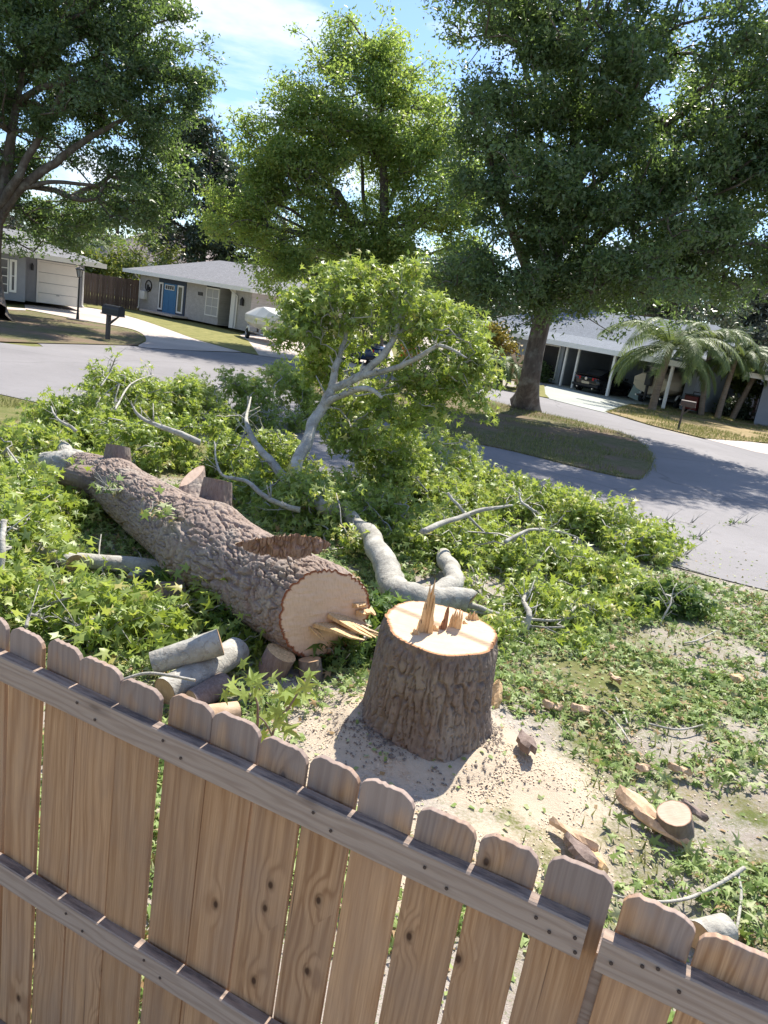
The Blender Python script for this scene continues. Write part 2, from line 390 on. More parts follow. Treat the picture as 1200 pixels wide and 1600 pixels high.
M_PALECUT = cutwood('pale_cut_wood', (0.62, 0.47, 0.36), (0.54, 0.38, 0.27), (0.3, 0.18, 0.12))
M_SPLINT = plain('torn_wood', (0.62, 0.37, 0.16), 0.7, 0.35, 9, 0.6, 0.006, stretch=(6, 6, 0.7), c2=(0.72, 0.50, 0.27))
M_SPLIND = plain('dark_torn_wood', (0.30, 0.14, 0.07), 0.7, 0.3, 9, 0.6, 0.006, stretch=(6, 6, 0.7))
M_CHIP = plain('bark_chip', (0.55, 0.36, 0.21), 0.8, 0.3, 8, 0.4, 0.006, c2=(0.62, 0.45, 0.3))
M_DUSTCHIP = plain('sawdust_chip', (0.58, 0.47, 0.345), 0.85, 0.3, 30, 0.0, rand=0.0)
M_DARKBIT = plain('dark_bark_bit', (0.20, 0.165, 0.14), 0.9, 0.3, 20, 0.3)

def fence_wood():
    m, nt = new_mat('fence_wood'); co = coords(nt); rnd = orand(nt)
    off = node(nt, 'ShaderNodeCombineXYZ', {0: math_(nt, 'MULTIPLY', rnd, 37.0), 1: 0.0, 2: math_(nt, 'MULTIPLY', rnd, 91.0)}).outputs[0]
    P = node(nt, 'ShaderNodeVectorMath', {0: co, 1: off}, operation='ADD').outputs[0]
    # knots: one voronoi cell about 0.2 x 0.55 m
    sp_ = node(nt, 'ShaderNodeSeparateXYZ', {0: P})
    kv = node(nt, 'ShaderNodeCombineXYZ', {0: math_(nt, 'MULTIPLY', sp_.outputs[0], 7.0), 1: math_(nt, 'MULTIPLY', sp_.outputs[2], 4.2)}).outputs[0]
    vo = node(nt, 'ShaderNodeTexVoronoi', {'Vector': kv, 'Scale': 1.0, 'Randomness': 0.85}, feature='F1', voronoi_dimensions='2D')
    vr = node(nt, 'ShaderNodeSeparateColor', {0: vo.outputs['Color']}).outputs[0]
    kd = math_(nt, 'ADD', vo.outputs['Distance'], math_(nt, 'MULTIPLY', math_(nt, 'LESS_THAN', vr, 0.80), 1.0))
    bulge = ramp(nt, kd, [(0.0, 1.0), (0.14, 0.5), (0.42, 0.0)], 'EASE')
    warp = noise(nt, mapping(nt, P, (3.5, 1, 0.55)), 1.6, 3, 0.5)
    fine = noise(nt, mapping(nt, P, (60, 40, 1.3)), 3.0, 5, 0.65)
    sepc = node(nt, 'ShaderNodeSeparateXYZ', {0: co})
    dx = math_(nt, 'ADD', sepc.outputs[0], math_(nt, 'MULTIPLY_ADD', rnd, 0.16, -0.08))
    q = math_(nt, 'ADD', math_(nt, 'MULTIPLY', dx, 14.0), math_(nt, 'MULTIPLY', warp, 2.3))
    q = math_(nt, 'ADD', math_(nt, 'ABSOLUTE', math_(nt, 'ADD', q, -1.1)), math_(nt, 'MULTIPLY', bulge, 0.9))
    s = math_(nt, 'MULTIPLY_ADD', math_(nt, 'SINE', math_(nt, 'MULTIPLY', q, math_(nt, 'MULTIPLY_ADD', math_(nt, 'FRACT', math_(nt, 'MULTIPLY', rnd, 5.7)), 11.0, 9.0))), 0.5, 0.5)
    s = math_(nt, 'POWER', s, 2.2)
    base = mixc(nt, ramp(nt, fine, [(0.3, 0.0), (0.7, 1.0)]), (0.41, 0.225, 0.112), (0.62, 0.375, 0.205))
    late = mixc(nt, rnd, (0.27, 0.115, 0.04), (0.21, 0.10, 0.05))
    col = mixc(nt, math_(nt, 'MULTIPLY', s, math_(nt, 'MULTIPLY_ADD', math_(nt, 'FRACT', math_(nt, 'MULTIPLY', rnd, 13.1)), 0.38, 0.28)), base, late)
    blot = noise(nt, mapping(nt, P, (3, 1, 1.1)), 2.4, 4, 0.6)
    col = mixc(nt, ramp(nt, blot, [(0.42, 0.0), (0.7, 0.5)]), col, (0.37, 0.25, 0.175))
    kn = ramp(nt, math_(nt, 'ADD', kd, math_(nt, 'MULTIPLY_ADD', fine, 0.03, -0.015)), [(0.035, 1.0), (0.065, 0.4), (0.13, 0.0)])
    col = mixc(nt, kn, col, (0.085, 0.042, 0.022))
    # weathered grey head of each board and grey streaks
    wz = math_(nt, 'ADD', sepc.outputs[2], math_(nt, 'MULTIPLY_ADD', blot, 0.5, -0.27))
    gm = ramp(nt, math_(nt, 'DIVIDE', wz, 2.0), [(0.83, 0.0), (0.885, 0.85), (1.0, 0.95)])
    gcol = mixc(nt, fine, (0.255, 0.20, 0.175), (0.37, 0.30, 0.265))
    gcol = mixc(nt, math_(nt, 'MULTIPLY', s, 0.3), gcol, (0.19, 0.14, 0.12))
    col = mixc(nt, gm, col, gcol)
    hs = node(nt, 'ShaderNodeHueSaturation', {'Color': col, 'Value': node(nt, 'ShaderNodeMapRange', {0: math_(nt, 'FRACT', math_(nt, 'MULTIPLY', rnd, 7.3)), 3: 0.84, 4: 1.12}).outputs[0]})
    cr = noise(nt, mapping(nt, P, (48, 20, 0.9)), 1.0, 2, 0.5)
    crk = ramp(nt, cr, [(0.70, 0.0), (0.73, 1.0)])
    fc = mixc(nt, math_(nt, 'MULTIPLY', crk, 0.7), hs.outputs[0], (0.07, 0.045, 0.035))
    hgt = math_(nt, 'SUBTRACT', math_(nt, 'ADD', math_(nt, 'MULTIPLY', s, 0.35), fine), math_(nt, 'MULTIPLY', math_(nt, 'ADD', kn, crk), 1.2))
    finish(nt, fc, 0.78, hgt, 0.35, 0.0025, 0.25); return m
M_FENCE = fence_wood()

def rail_wood():
    m, nt = new_mat('rail_wood'); co = coords(nt); rnd = orand(nt)
    P = node(nt, 'ShaderNodeVectorMath', {0: co, 1: node(nt, 'ShaderNodeCombineXYZ', {0: math_(nt, 'MULTIPLY', rnd, 53.0), 2: math_(nt, 'MULTIPLY', rnd, 11.0)}).outputs[0]}, operation='ADD').outputs[0]
    warp = noise(nt, mapping(nt, P, (0.8, 3, 6)), 2.0, 3)
    fine = noise(nt, mapping(nt, P, (1.6, 60, 60)), 3.0, 5, 0.65)
    se = node(nt, 'ShaderNodeSeparateXYZ', {0: P})
    q = math_(nt, 'ADD', math_(nt, 'ADD', math_(nt, 'MULTIPLY', se.outputs[2], 30), math_(nt, 'MULTIPLY', se.outputs[1], 24)), math_(nt, 'MULTIPLY', warp, 3.4))
    s = math_(nt, 'POWER', math_(nt, 'MULTIPLY_ADD', math_(nt, 'SINE', math_(nt, 'MULTIPLY', q, 9)), 0.5, 0.5), 2.0)
    col = mixc(nt, fine, (0.32, 0.235, 0.18), (0.48, 0.375, 0.30))
    col = mixc(nt, math_(nt, 'MULTIPLY', s, 0.42), col, (0.22, 0.145, 0.105))
    vo = node(nt, 'ShaderNodeTexVoronoi', {'Vector': mapping(nt, P, (2.6, 9, 9)), 'Scale': 1.0}, feature='F1').outputs['Distance']
    kn = ramp(nt, vo, [(0.06, 1.0), (0.11, 0.3), (0.2, 0.0)])
    col = mixc(nt, math_(nt, 'MULTIPLY', kn, 0.85), col, (0.09, 0.055, 0.04))
    # black mildew on the upward faces (a stain of the wood)
    ge = node(nt, 'ShaderNodeNewGeometry'); nz = node(nt, 'ShaderNodeSeparateXYZ', {0: ge.outputs['Normal']}).outputs[2]
    mil = math_(nt, 'MULTIPLY', ramp(nt, nz, [(0.6, 0.0), (0.9, 1.0)]), ramp(nt, noise(nt, mapping(nt, P, (2.2, 12, 2)), 2.0, 6, 0.7), [(0.44, 0.05), (0.60, 0.75)]))
    col = mixc(nt, mil, col, (0.06, 0.055, 0.06))
    spk = ramp(nt, noise(nt, P, 130, 2), [(0.68, 0.0), (0.72, 1.0)])
    col = mixc(nt, math_(nt, 'MULTIPLY', spk, math_(nt, 'MULTIPLY', mil, 0.7)), col, (0.6, 0.5, 0.38))
    finish(nt, col, 0.82, math_(nt, 'SUBTRACT', math_(nt, 'ADD', fine, math_(nt, 'MULTIPLY', s, 0.4)), kn), 0.4, 0.003, 0.25); return m
M_RAIL = rail_wood()

def ground_mat():
    m, nt = new_mat('yard_ground'); co = coords(nt)
    a_d, a_b, a_g = attr(nt, 'dust'), attr(nt, 'bare'), attr(nt, 'green')
    n1 = noise(nt, co, 0.35, 5); n2 = noise(nt, co, 2.6, 6, 0.62); n3 = noise(nt, co, 38, 5, 0.7); n4 = noise(nt, co, 150, 3, 0.7)
    lawn = mixc(nt, ramp(nt, n2, [(0.38, 0.0), (0.66, 1.0)]), (0.125, 0.145, 0.042), (0.27, 0.225, 0.115))
    lawn = mixc(nt, ramp(nt, n1, [(0.45, 0.0), (0.62, 0.75)]), lawn, (0.19, 0.20, 0.062))
    lawn = mixc(nt, ramp(nt, n3, [(0.45, 0.0), (0.7, 0.55)]), lawn, (0.075, 0.085, 0.03))
    soil = mixc(nt, n3, (0.30, 0.26, 0.225), (0.46, 0.42, 0.375))
    soil = mixc(nt, ramp(nt, n2, [(0.5, 0.0), (0.7, 0.6)]), soil, (0.24, 0.185, 0.14))
    soil = mixc(nt, ramp(nt, n4, [(0.62, 0.0), (0.7, 0.6)]), soil, (0.10, 0.08, 0.06))
    dust = mixc(nt, n3, (0.44, 0.36, 0.265), (0.62, 0.52, 0.40))
    dust = mixc(nt, ramp(nt, n4, [(0.6, 0.0), (0.75, 0.5)]), dust, (0.72, 0.62, 0.48))
    edge = math_(nt, 'MULTIPLY_ADD', n3, 0.5, -0.25)
    ed2 = math_(nt, 'ADD', edge, math_(nt, 'MULTIPLY_ADD', n2, 0.5, -0.25))
    bf = ramp(nt, math_(nt, 'ADD', a_b, ed2), [(0.4, 0.0), (0.6, 1.0)])
    df = ramp(nt, math_(nt, 'ADD', a_d, ed2), [(0.38, 0.0), (0.66, 1.0)])
    col = mixc(nt, bf, lawn, soil)
    col = mixc(nt, df, col, dust)
    chip = ramp(nt, noise(nt, co, 75, 2, 0.5), [(0.6, 0.0), (0.66, 0.8)])
    col = mixc(nt, math_(nt, 'MULTIPLY', a_g, chip), col, (0.13, 0.19, 0.07))
    finish(nt, col, 0.92, math_(nt, 'ADD', n3, n4), 0.6, 0.02, 0.15); return m
M_GROUND = ground_mat()

def road_mat(name, c, sc=1.0):
    m, nt = new_mat(name); co = coords(nt)
    n1 = noise(nt, co, 0.25, 4); n2 = noise(nt, co, 2.0, 6, 0.65); n3 = noise(nt, co, 55, 3, 0.7)
    col = mixc(nt, ramp(nt, n1, [(0.35, 0), (0.65, 1)]), mul(c, 0.84), mul(c, 1.14)); col = mixc(nt, ramp(nt, n2, [(0.48, 0), (0.75, 0.45)]), col, mul(c, 0.62))
    col = mixc(nt, ramp(nt, noise(nt, co, 9, 5, 0.7), [(0.55, 0.0), (0.72, 0.3)]), col, mul(c, 1.35))
    col = mixc(nt, ramp(nt, n3, [(0.4, 0.25), (0.5, 0.0), (0.6, 0.35)]), col, mul(c, 1.3))
    vo = node(nt, 'ShaderNodeTexVoronoi', {'Vector': node(nt, 'ShaderNodeVectorMath', {0: co, 1: node(nt, 'ShaderNodeTexNoise', {'Vector': co, 'Scale': 0.6}).outputs[1]}, operation='ADD').outputs[0], 'Scale': 0.16}, feature='DISTANCE_TO_EDGE').outputs['Distance']
    col = mixc(nt, ramp(nt, vo, [(0.0, 0.5), (0.006, 0.0)]), col, mul(c, 0.45))
    finish(nt, col, 0.88, n3, 0.4, 0.01, 0.25); return m
M_ROAD = road_mat('old_asphalt', (0.215, 0.205, 0.208))
M_CONC = road_mat('pale_concrete', (0.49, 0.42, 0.375))
M_CONCG = road_mat('grey_green_concrete', (0.34, 0.36, 0.325))

def brick_mat():
    m, nt = new_mat('painted_brick'); co = coords(nt)
    b = node(nt, 'ShaderNodeTexBrick', {'Vector': node(nt, 'ShaderNodeMapping', {'Vector': co, 'Rotation': (math.pi/2, 0, 0)}).outputs[0], 'Scale': 4.0, 'Mortar Size': 0.012, 'Color1': (0.42, 0.40, 0.39, 1), 'Color2': (0.50, 0.48, 0.465, 1), 'Mortar': (0.36, 0.34, 0.33, 1)})
    n = noise(nt, co, 3, 5); col = mixc(nt, ramp(nt, n, [(0.45, 0), (0.75, 0.5)]), b.outputs[0], (0.34, 0.31, 0.29))
    finish(nt, col, 0.85, b.outputs['Fac'], -0.3, 0.01, 0.2); return m
M_BRICK = brick_mat()
def shingle_mat(name, c):
    m, nt = new_mat(name); co = coords(nt)
    b = node(nt, 'ShaderNodeTexBrick', {'Vector': co, 'Scale': 3.0, 'Mortar Size': 0.02, 'Color1': (*mul(c, 0.8), 1), 'Color2': (*mul(c, 1.15), 1), 'Mortar': (*mul(c, 0.55), 1)})
    n = noise(nt, co, 1.3, 6, 0.7); n2 = noise(nt, co, 14, 4, 0.7)
    col = mixc(nt, ramp(nt, n, [(0.4, 0), (0.7, 0.4)]), b.outputs[0], mul(c, 0.7)); col = mixc(nt, ramp(nt, n2, [(0.45, 0), (0.7, 0.5)]), col, mul(c, 1.25))
    finish(nt, col, 0.9, n2, 0.4, 0.02, 0.15); return m
M_SHING = shingle_mat('grey_shingle', (0.225, 0.225, 0.235)); M_SHINGB = shingle_mat('blue_grey_shingle', (0.185, 0.205, 0.235)); M_SHINGT = shingle_mat('tan_shingle', (0.31, 0.265, 0.25))
M_GREYWALL = plain('grey_stucco', (0.27, 0.285, 0.325), 0.85, 0.1, 3, 0.3, 0.01)
M_BLUEWALL = plain('blue_grey_stucco', (0.33, 0.36, 0.41), 0.85, 0.1, 3, 0.3, 0.01)
M_BEIGE = plain('beige_stucco', (0.5, 0.44, 0.37), 0.85, 0.1, 3, 0.3, 0.01)
M_WHITE = plain('white_paint', (0.80, 0.79, 0.77), 0.5, 0.06, 4, 0.1)
M_CREAM = plain('cream_paint', (0.79, 0.77, 0.73), 0.5, 0.05, 4, 0.1)
M_NAVY = plain('navy_paint', (0.03, 0.045, 0.085), 0.5, 0.1, 4, 0.1)
M_BLUE = plain('blue_paint', (0.045, 0.17, 0.35), 0.45, 0.08, 4, 0.1)
M_BLACK = plain('black_metal', (0.02, 0.02, 0.022), 0.45, 0.2, 8, 0.1)
M_DARKWOOD = plain('dark_aged_wood', (0.10, 0.085, 0.075), 0.85, 0.3, 6, 0.4, stretch=(4, 4, 0.5))
M_BROWNFENCE = plain('brown_fence_board', (0.17, 0.115, 0.095), 0.85, 0.25, 5, 0.4, stretch=(5, 5, 0.5), rand=0.25)
M_DARK = plain('dark_interior', (0.035, 0.033, 0.035), 0.8, 0.1, 4, 0.0)
M_BROWNDOOR = plain('brown_door_paint', (0.09, 0.06, 0.05), 0.6, 0.15, 5, 0.1)
def glass_mat():
    m, nt = new_mat('window_glass'); n = noise(nt, coords(nt), 1.4, 3)
    finish(nt, mixc(nt, n, (0.03, 0.035, 0.045), (0.12, 0.12, 0.125)), 0.08, None, spec=0.6); return m
M_GLASS = glass_mat()
M_BLIND = plain('window_blind', (0.42, 0.41, 0.40), 0.6, 0.08, 3, 0.0)
M_CARPAINT = plain('black_car_paint', (0.012, 0.013, 0.016), 0.18, 0.1, 5, 0.0, spec=0.6)
M_TYRE = plain('tyre_rubber', (0.022, 0.022, 0.023), 0.85, 0.2, 20, 0.2)
M_CHROME = plain('brushed_metal', (0.6, 0.6, 0.62), 0.3, 0.1, 8, 0.0, metallic=0.9)
M_RED = plain('red_lens', (0.5, 0.012, 0.015), 0.2, 0.1, 8, 0.0)
M_PLATE = plain('pale_plate', (0.6, 0.5, 0.35), 0.5, 0.1, 8, 0.0)
M_TAN = plain('tan_canvas', (0.52, 0.44, 0.32), 0.8, 0.12, 2.5, 0.3, 0.02)
M_HULL = plain('white_hull', (0.68, 0.66, 0.62), 0.35, 0.06, 2, 0.0)
M_CARTRED = plain('red_enamel', (0.13, 0.014, 0.013), 0.4, 0.15, 6, 0.0)
M_SIGNT = plain('pale_teal_panel', (0.55, 0.66, 0.62), 0.5, 0.1, 3, 0.0)
M_BLUECAR = plain('blue_car_paint', (0.016, 0.04, 0.09), 0.2, 0.1, 5, 0.0, spec=0.6)
M_NAIL = plain('rusty_nail', (0.07, 0.045, 0.035), 0.6, 0.3, 60, 0.2)
M_PALMTR = bark_mat('palm_bark', (0.26, 0.2, 0.15), (0.13, 0.1, 0.08), (0.4, 0.4, 3.5), 9, 0.2)
# ------------------------------------------------------------------ ground, roads, drives
STUMP = np.array([0.515, 4.92])
def axis_coords(lo, hi, step, far, grow_=1.22):
    a = list(np.arange(lo, hi+1e-6, step)); s = step
    while a[-1] < far: s *= grow_; a.append(a[-1]+s)
    s = step
    while a[0] > -far: s *= grow_; a.insert(0, a[0]-s)
    return np.array(a)
def gz(x, y):
    """height of the yard ground"""
    x = np.asarray(x, float); y = np.asarray(y, float)
    near = (1-sstep(8.5, 10.2, y))*sstep(-30, -8, x)*(1-sstep(7, 9, x))
    d = np.hypot((x-STUMP[0]), (y-STUMP[1]))
    z = near*((fbm(x*1.3, y*1.3, 5, 4)-0.47)*0.11+(fbm(x*9, y*9, 15, 3)-0.44)*0.025)
    z = z+near*0.16*np.exp(-(d/0.85)**2)
    z = z+near*0.06*np.exp(-((d-0.52)/0.16)**2)*(0.6+0.8*fbm(x*4, y*4, 8, 2))
    for cx, cy, r, h in ((1.45, 4.6, 0.28, 0.07), (1.7, 4.1, 0.35, 0.05), (-0.1, 4.2, 0.4, 0.05), (1.2, 3.4, 0.4, 0.05)):
        z = z+h*np.exp(-((x-cx)**2+(y-cy)**2)/r**2)
    return z
gx = axis_coords(-4.6, 4.8, 0.042, 700); gy = axis_coords(1.8, 9.6, 0.042, 700)
GX, GY = np.meshgrid(gx, gy); nx, ny = len(gx), len(gy)
GZ = gz(GX, GY)
dust = np.zeros_like(GX)
for cx, cy, rx, ry, s in ((0.5, 4.7, 1.0, 0.75, 1.1), (1.35, 4.5, 0.6, 0.55, 0.9), (1.45, 3.8, 0.42, 0.6, 0.6), (-0.5, 4.1, 0.7, 0.5, 1.0), (0.6, 3.6, 0.9, 0.6, 0.9), (1.1, 5.9, 0.5, 0.3, 0.45), (-1.0, 3.6, 0.6, 0.5, 0.6)):
    dust = np.maximum(dust, s*np.exp(-((GX-cx)/rx)**2-((GY-cy)/ry)**2))
dust = np.clip(dust+0.35*(fbm(GX*2.2, GY*2.2, 33, 4)-0.5)*(dust > 0.05), 0, 1)
bare = np.clip(np.where(GX > 0.5, 1.0, 1-sstep(9.3, 11.0, GY+0.35*GX))*sstep(-6.5, -4.5, GX)*(0.95), 0, 1)*np.clip(0.62+1.1*(fbm(GX*0.8, GY*0.8, 21, 4)-0.42), 0.25, 1)
green = np.clip(bare*1.2, 0, 1)*(1-np.clip(dust*1.2, 0, 1))
idx = np.arange(nx*ny).reshape(ny, nx)
F = np.stack([idx[:-1, :-1], idx[:-1, 1:], idx[1:, 1:], idx[1:, :-1]], -1).reshape(-1, 4)
o = obj('ground', mesh('ground', np.stack([GX, GY, GZ], -1), F, M_GROUND, {'dust': dust, 'bare': bare, 'green': green}, smooth=True))
o['kind'] = 'structure'

def sheet(name, pts, z, m, thick=0.0):
    P = [tuple(map(float, p[:2])) for p in pts]; n = len(P)
    if thick:
        v = [(x, y, z) for x, y in P]+[(x, y, z-thick) for x, y in P]
        f = [tuple(range(n))]+[(i, i+n, (i+1) % n+n, (i+1) % n) for i in range(n)]
    else: v = [(x, y, z) for x, y in P]; f = [tuple(range(n))]
    me = mesh(name, v, f, m)
    if me.polygons[0].normal.z < 0: me.flip_normals()
    o = obj(name, me); o['kind'] = 'structure'; return o
G = lambda L: [g(*p) for p in L]
def dense(P, k=6):
    return [tuple(q) for q in spline(np.array([p[:2] for p in P]), (len(P)-1)*k+1)]
road_near = [(-30, 19.5), (-16, 17.3), (-8.6, 15.7), (-4, 14.2), (0, 12.4), (4.3, 10.55), (6.2, 9.9), (12, 8.5), (30, 5)]
road_far = [(60, 15), (24, 27.0), tuple(g(1195, 694)[:2]), tuple(g(1100, 687)[:2]), tuple(g(1020, 667)[:2]), tuple(g(950, 646)[:2]), tuple(g(860, 624)[:2]), tuple(g(779, 609)[:2]), (-1.0, 37.5), (-6.5, 36.5), tuple(g(310, 549)[:2]), tuple(g(220, 542)[:2]), (-13.5, 27.4), tuple(g(0, 536)[:2]), (-30, 24)]
sheet('road', dense(road_near)+dense(road_far), 0.015, M_ROAD)
isl = G([(754, 624), (792, 634), (842, 646), (933, 667), (985, 684), (1012, 705), (1018, 725), (1004, 745), (990, 750), (920, 736), (800, 706), (705, 687), (640, 672)])
isl = dense(isl, 4)+[(-2.2, 22.5), (-4.6, 25.5), (-4.6, 29.0), (-1.5, 32.0), (1.5, 32.4)]
ISL = np.array([p[:2] for p in isl])
o = sheet('grass_island', isl, 0.05, None, 0.06)
ISLAND = o
drive_a = G([(38, 477), (120, 480)]) + G([(165, 486), (215, 499), (262, 515), (300, 529), (340, 541), (378, 551)])
drive_a2 = G([(300, 548.5), (220, 543), (228, 534), (224, 524), (205, 515), (165, 507), (118, 499), (40, 484)])
sheet('driveway', dense(drive_a)+dense(drive_a2), 0.03, M_CONC)
drive_b = G([(388, 520), (440, 524), (520, 528), (610, 540)])+[(-0.5, 40.5), (-0.7, 37.0)]+[(-4.2, 36.6)]+G([(405, 556), (372, 525)])
sheet('boat_driveway', drive_b, 0.026, M_CONC)
drive_c = G([(858, 601), (880, 601)])+[(16, 47.5), (17.5, 44), tuple(g(1045, 636)[:2])]+G([(985, 632), (945, 644), (950, 647), (905, 636), (858, 624), (851, 616), (848, 608)])
sheet('carport_driveway', drive_c, 0.034, M_CONCG)
sheet('side_driveway', G([(1100, 686), (1150, 688), (1260, 703), (1260, 722), (1180, 707)]), 0.022, M_CONC)
sheet('footpath', G([(0, 480), (40, 483), (40, 486), (0, 484)]), 0.036, M_CONC)
sheet('garden_path', G([(258, 496), (270, 495), (340, 514), (325, 513)]), 0.02, M_CONC)

# island material: lawn, fallen leaves, bare earth; colours darkened to stand in for tree shade
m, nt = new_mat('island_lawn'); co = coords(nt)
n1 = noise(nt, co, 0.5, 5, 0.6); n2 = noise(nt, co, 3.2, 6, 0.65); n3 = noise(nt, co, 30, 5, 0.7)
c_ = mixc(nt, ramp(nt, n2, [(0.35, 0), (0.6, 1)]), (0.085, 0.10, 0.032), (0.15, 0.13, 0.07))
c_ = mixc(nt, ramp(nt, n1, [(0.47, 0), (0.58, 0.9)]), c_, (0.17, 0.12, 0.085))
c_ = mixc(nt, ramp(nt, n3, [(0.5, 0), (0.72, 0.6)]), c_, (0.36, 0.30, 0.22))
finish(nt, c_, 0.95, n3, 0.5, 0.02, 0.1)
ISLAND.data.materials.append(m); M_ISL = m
lawn_m = plain('mown_lawn', (0.17, 0.185, 0.058), 0.95, 0.28, 1.8, 0.5, 0.02, 0.1, c2=(0.25, 0.225, 0.09))
dry_m = plain('dry_lawn', (0.20, 0.185, 0.07), 0.95, 0.3, 0.9, 0.5, 0.02, 0.1, c2=(0.33, 0.24, 0.14))
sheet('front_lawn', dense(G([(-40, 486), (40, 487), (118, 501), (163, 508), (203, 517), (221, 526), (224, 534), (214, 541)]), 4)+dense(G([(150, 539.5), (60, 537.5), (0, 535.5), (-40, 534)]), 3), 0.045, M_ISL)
sheet('corner_lawn', dense(G([(135, 470), (215, 482), (290, 498), (372, 523), (404, 556)]), 3)+dense(G([(385, 552.5), (340, 541), (300, 529), (262, 515), (215, 499), (165, 486), (136, 480)]), 3), 0.04, lawn_m)
LAWN_R = G([(947, 645), (985, 633), (1045, 637)])+[(18.5, 44.5), (24, 45), (30, 33)]+G([(1200, 693), (1100, 686), (1020, 666), (952, 646)])
sheet('palm_lawn', LAWN_R, 0.044, dry_m)
sheet('shrub_lawn', G([(770, 607), (850, 603), (852, 617), (858, 623), (800, 613)]), 0.041, lawn_m)

# ------------------------------------------------------------------ houses
def hip_roof(name, parent, x0, x1, y0, y1, ze, zr, m, inset=None, slab=0.16):
    d = (y1-y0)/2; ins = d if inset is None else inset
    yc = (y0+y1)/2
    E = [(x0, y0), (x1, y0), (x1, y1), (x0, y1)]
    v = [(x, y, ze-slab) for x, y in E]+[(x, y, ze) for x, y in E]+[(x0+ins, yc, zr), (x1-ins, yc, zr)]
    f = [(3, 2, 1, 0)]+[(i, (i+1) % 4, 4+(i+1) % 4, 4+i) for i in range(4)]+[(4, 5, 9, 8), (6, 7, 8, 9), (5, 6, 9), (7, 4, 8)]
    return obj(name, mesh(name, v, f, m), parent)
def fascia(parent, x0, x1, y0, y1, z0, z1, m, sides='fblr'):
    t = 0.03
    if 'f' in sides: MB().box(x0-t, x1+t, y0-t, y0-0.003, z0, z1).to('fascia', m, parent)
    if 'b' in sides: MB().box(x0-t, x1+t, y1+0.003, y1+t, z0, z1).to('fascia', m, parent)
    if 'l' in sides: MB().box(x0-t, x0-0.003, y0, y1, z0, z1).to('fascia', m, parent)
    if 'r' in sides: MB().box(x1+0.003, x1+t, y0, y1, z0, z1).to('fascia', m, parent)
def window(parent, x0, x1, z0, z1, y, cols=1, rows=2, mf=None, mg=None, fr=0.07, name='window'):
    mf = mf or M_WHITE; mg = mg or M_GLASS
    b = MB(); b.box(x0, x0+fr, y-0.05, y, z0, z1).box(x1-fr, x1, y-0.05, y, z0, z1).box(x0+fr, x1-fr, y-0.05, y, z0, z0+fr).box(x0+fr, x1-fr, y-0.05, y, z1-fr, z1)
    iw, ih = x1-x0-2*fr, z1-z0-2*fr
    for i in range(1, cols): c = x0+fr+iw*i/cols; b.box(c-0.015, c+0.015, y-0.04, y-0.004, z0+fr, z1-fr)
    for i in range(1, rows): c = z0+fr+ih*i/rows; b.box(x0+fr, x1-fr, y-0.043, y-0.007, c-0.02, c+0.02)
    o = b.to(name, mf, parent)
    MB().box(x0+fr*0.9, x1-fr*0.9, y-0.02, y-0.002, z0+fr*0.9, z1-fr*0.9).to('pane', mg, o)
    return o
def downspout(parent, x, y, z, m, hook=0.5):
    MB().tube([(x-hook, y-0.35, z), (x-hook*0.5, y-0.2, z-0.25), (x, y-0.06, z-0.4), (x, y-0.06, 0.15), (x+0.08, y-0.2, 0.05)], [0.05]*5, 6).to('downspout', m, parent)

class Front:
    """a vertical front plane through two ground points; local x along it, y into the house"""
    def __init__(s, a, b):
        s.a = np.array([a[0], a[1], 0.0]); d = np.array([b[0]-a[0], b[1]-a[1], 0.0]); s.len = np.linalg.norm(d); s.d = d/s.len
        s.n = np.array([-s.d[1], s.d[0], 0.0]); s.rz = math.atan2(s.d[1], s.d[0])
    def p(s, x, y, off=0.0):
        r = ray(x, y); t = ((s.a+s.n*off-CP) @ s.n)/(r @ s.n); q = CP+r*t; return float((q-s.a) @ s.d), float(q[2])

# grey house with the white garage door
A0 = at(40, 470, 44.5); fa = Front(A0, A0+np.array([math.cos(0.62), math.sin(0.62), 0])*3)
h = thing('grey_house', 'grey stucco house with white garage door at the far left', 'house', A0, fa.rz)
xr = fa.p(131, 440)[0]
MB().box(-9, xr, 0.0, 8.0, 0, 2.55).to('wall', M_GREYWALL, h)
MB().box(-9, -0.25, -1.35, -0.004, 0, 2.547).to('front_bay', M_GREYWALL, h)
x0, z1 = fa.p(61, 413); x1, _ = fa.p(122, 420); z1 = min(z1, 2.3)
gd = MB().box(x0-0.1, x0, -0.05, 0.0, 0, z1+0.1).box(x1, x1+0.1, -0.05, 0.0, 0, z1+0.1).box(x0, x1, -0.05, 0.0, z1, z1+0.1).to('garage_door', M_WHITE, h)
for k in range(4):
    q = z1/4; MB().box(x0+0.005, x1-0.005, -0.04, -0.003, k*q+0.012, (k+1)*q-0.012).to('panel', M_CREAM, gd, bevel=0.008)
MB().box((x0+x1)/2-0.08, (x0+x1)/2+0.08, -0.07, -0.04, 0.5, 0.53).to('handle', M_BLACK, gd)
MB().box(-0.22, x0-0.75, -0.03, 0.0, 0.02, 2.2).to('door', M_BROWNDOOR, h)
fb = Front(A0-fa.n*1.35, A0-fa.n*1.35+fa.d*3)
wx0, wz1 = fb.p(15, 411); wx1, wz0 = fb.p(25, 468); window(h, wx0, wx1, 0.45, 2.2, -1.35, 1, 2, fr=0.12)
wx2, _ = fb.p(13, 440); window(h, wx2-2.2, wx2, 0.35, 2.2, -1.35, 4, 4, fr=0.06)
hip_roof('roof', h, -9.6, xr+0.75, -2.0, 8.8, 2.68, 3.85, M_SHING, inset=3.6)
fascia(h, -9.6, xr+0.75, -2.0, 8.8, 2.46, 2.72, M_WHITE, 'fr')
downspout(h, xr-0.05, 0.0, 2.5, M_WHITE)
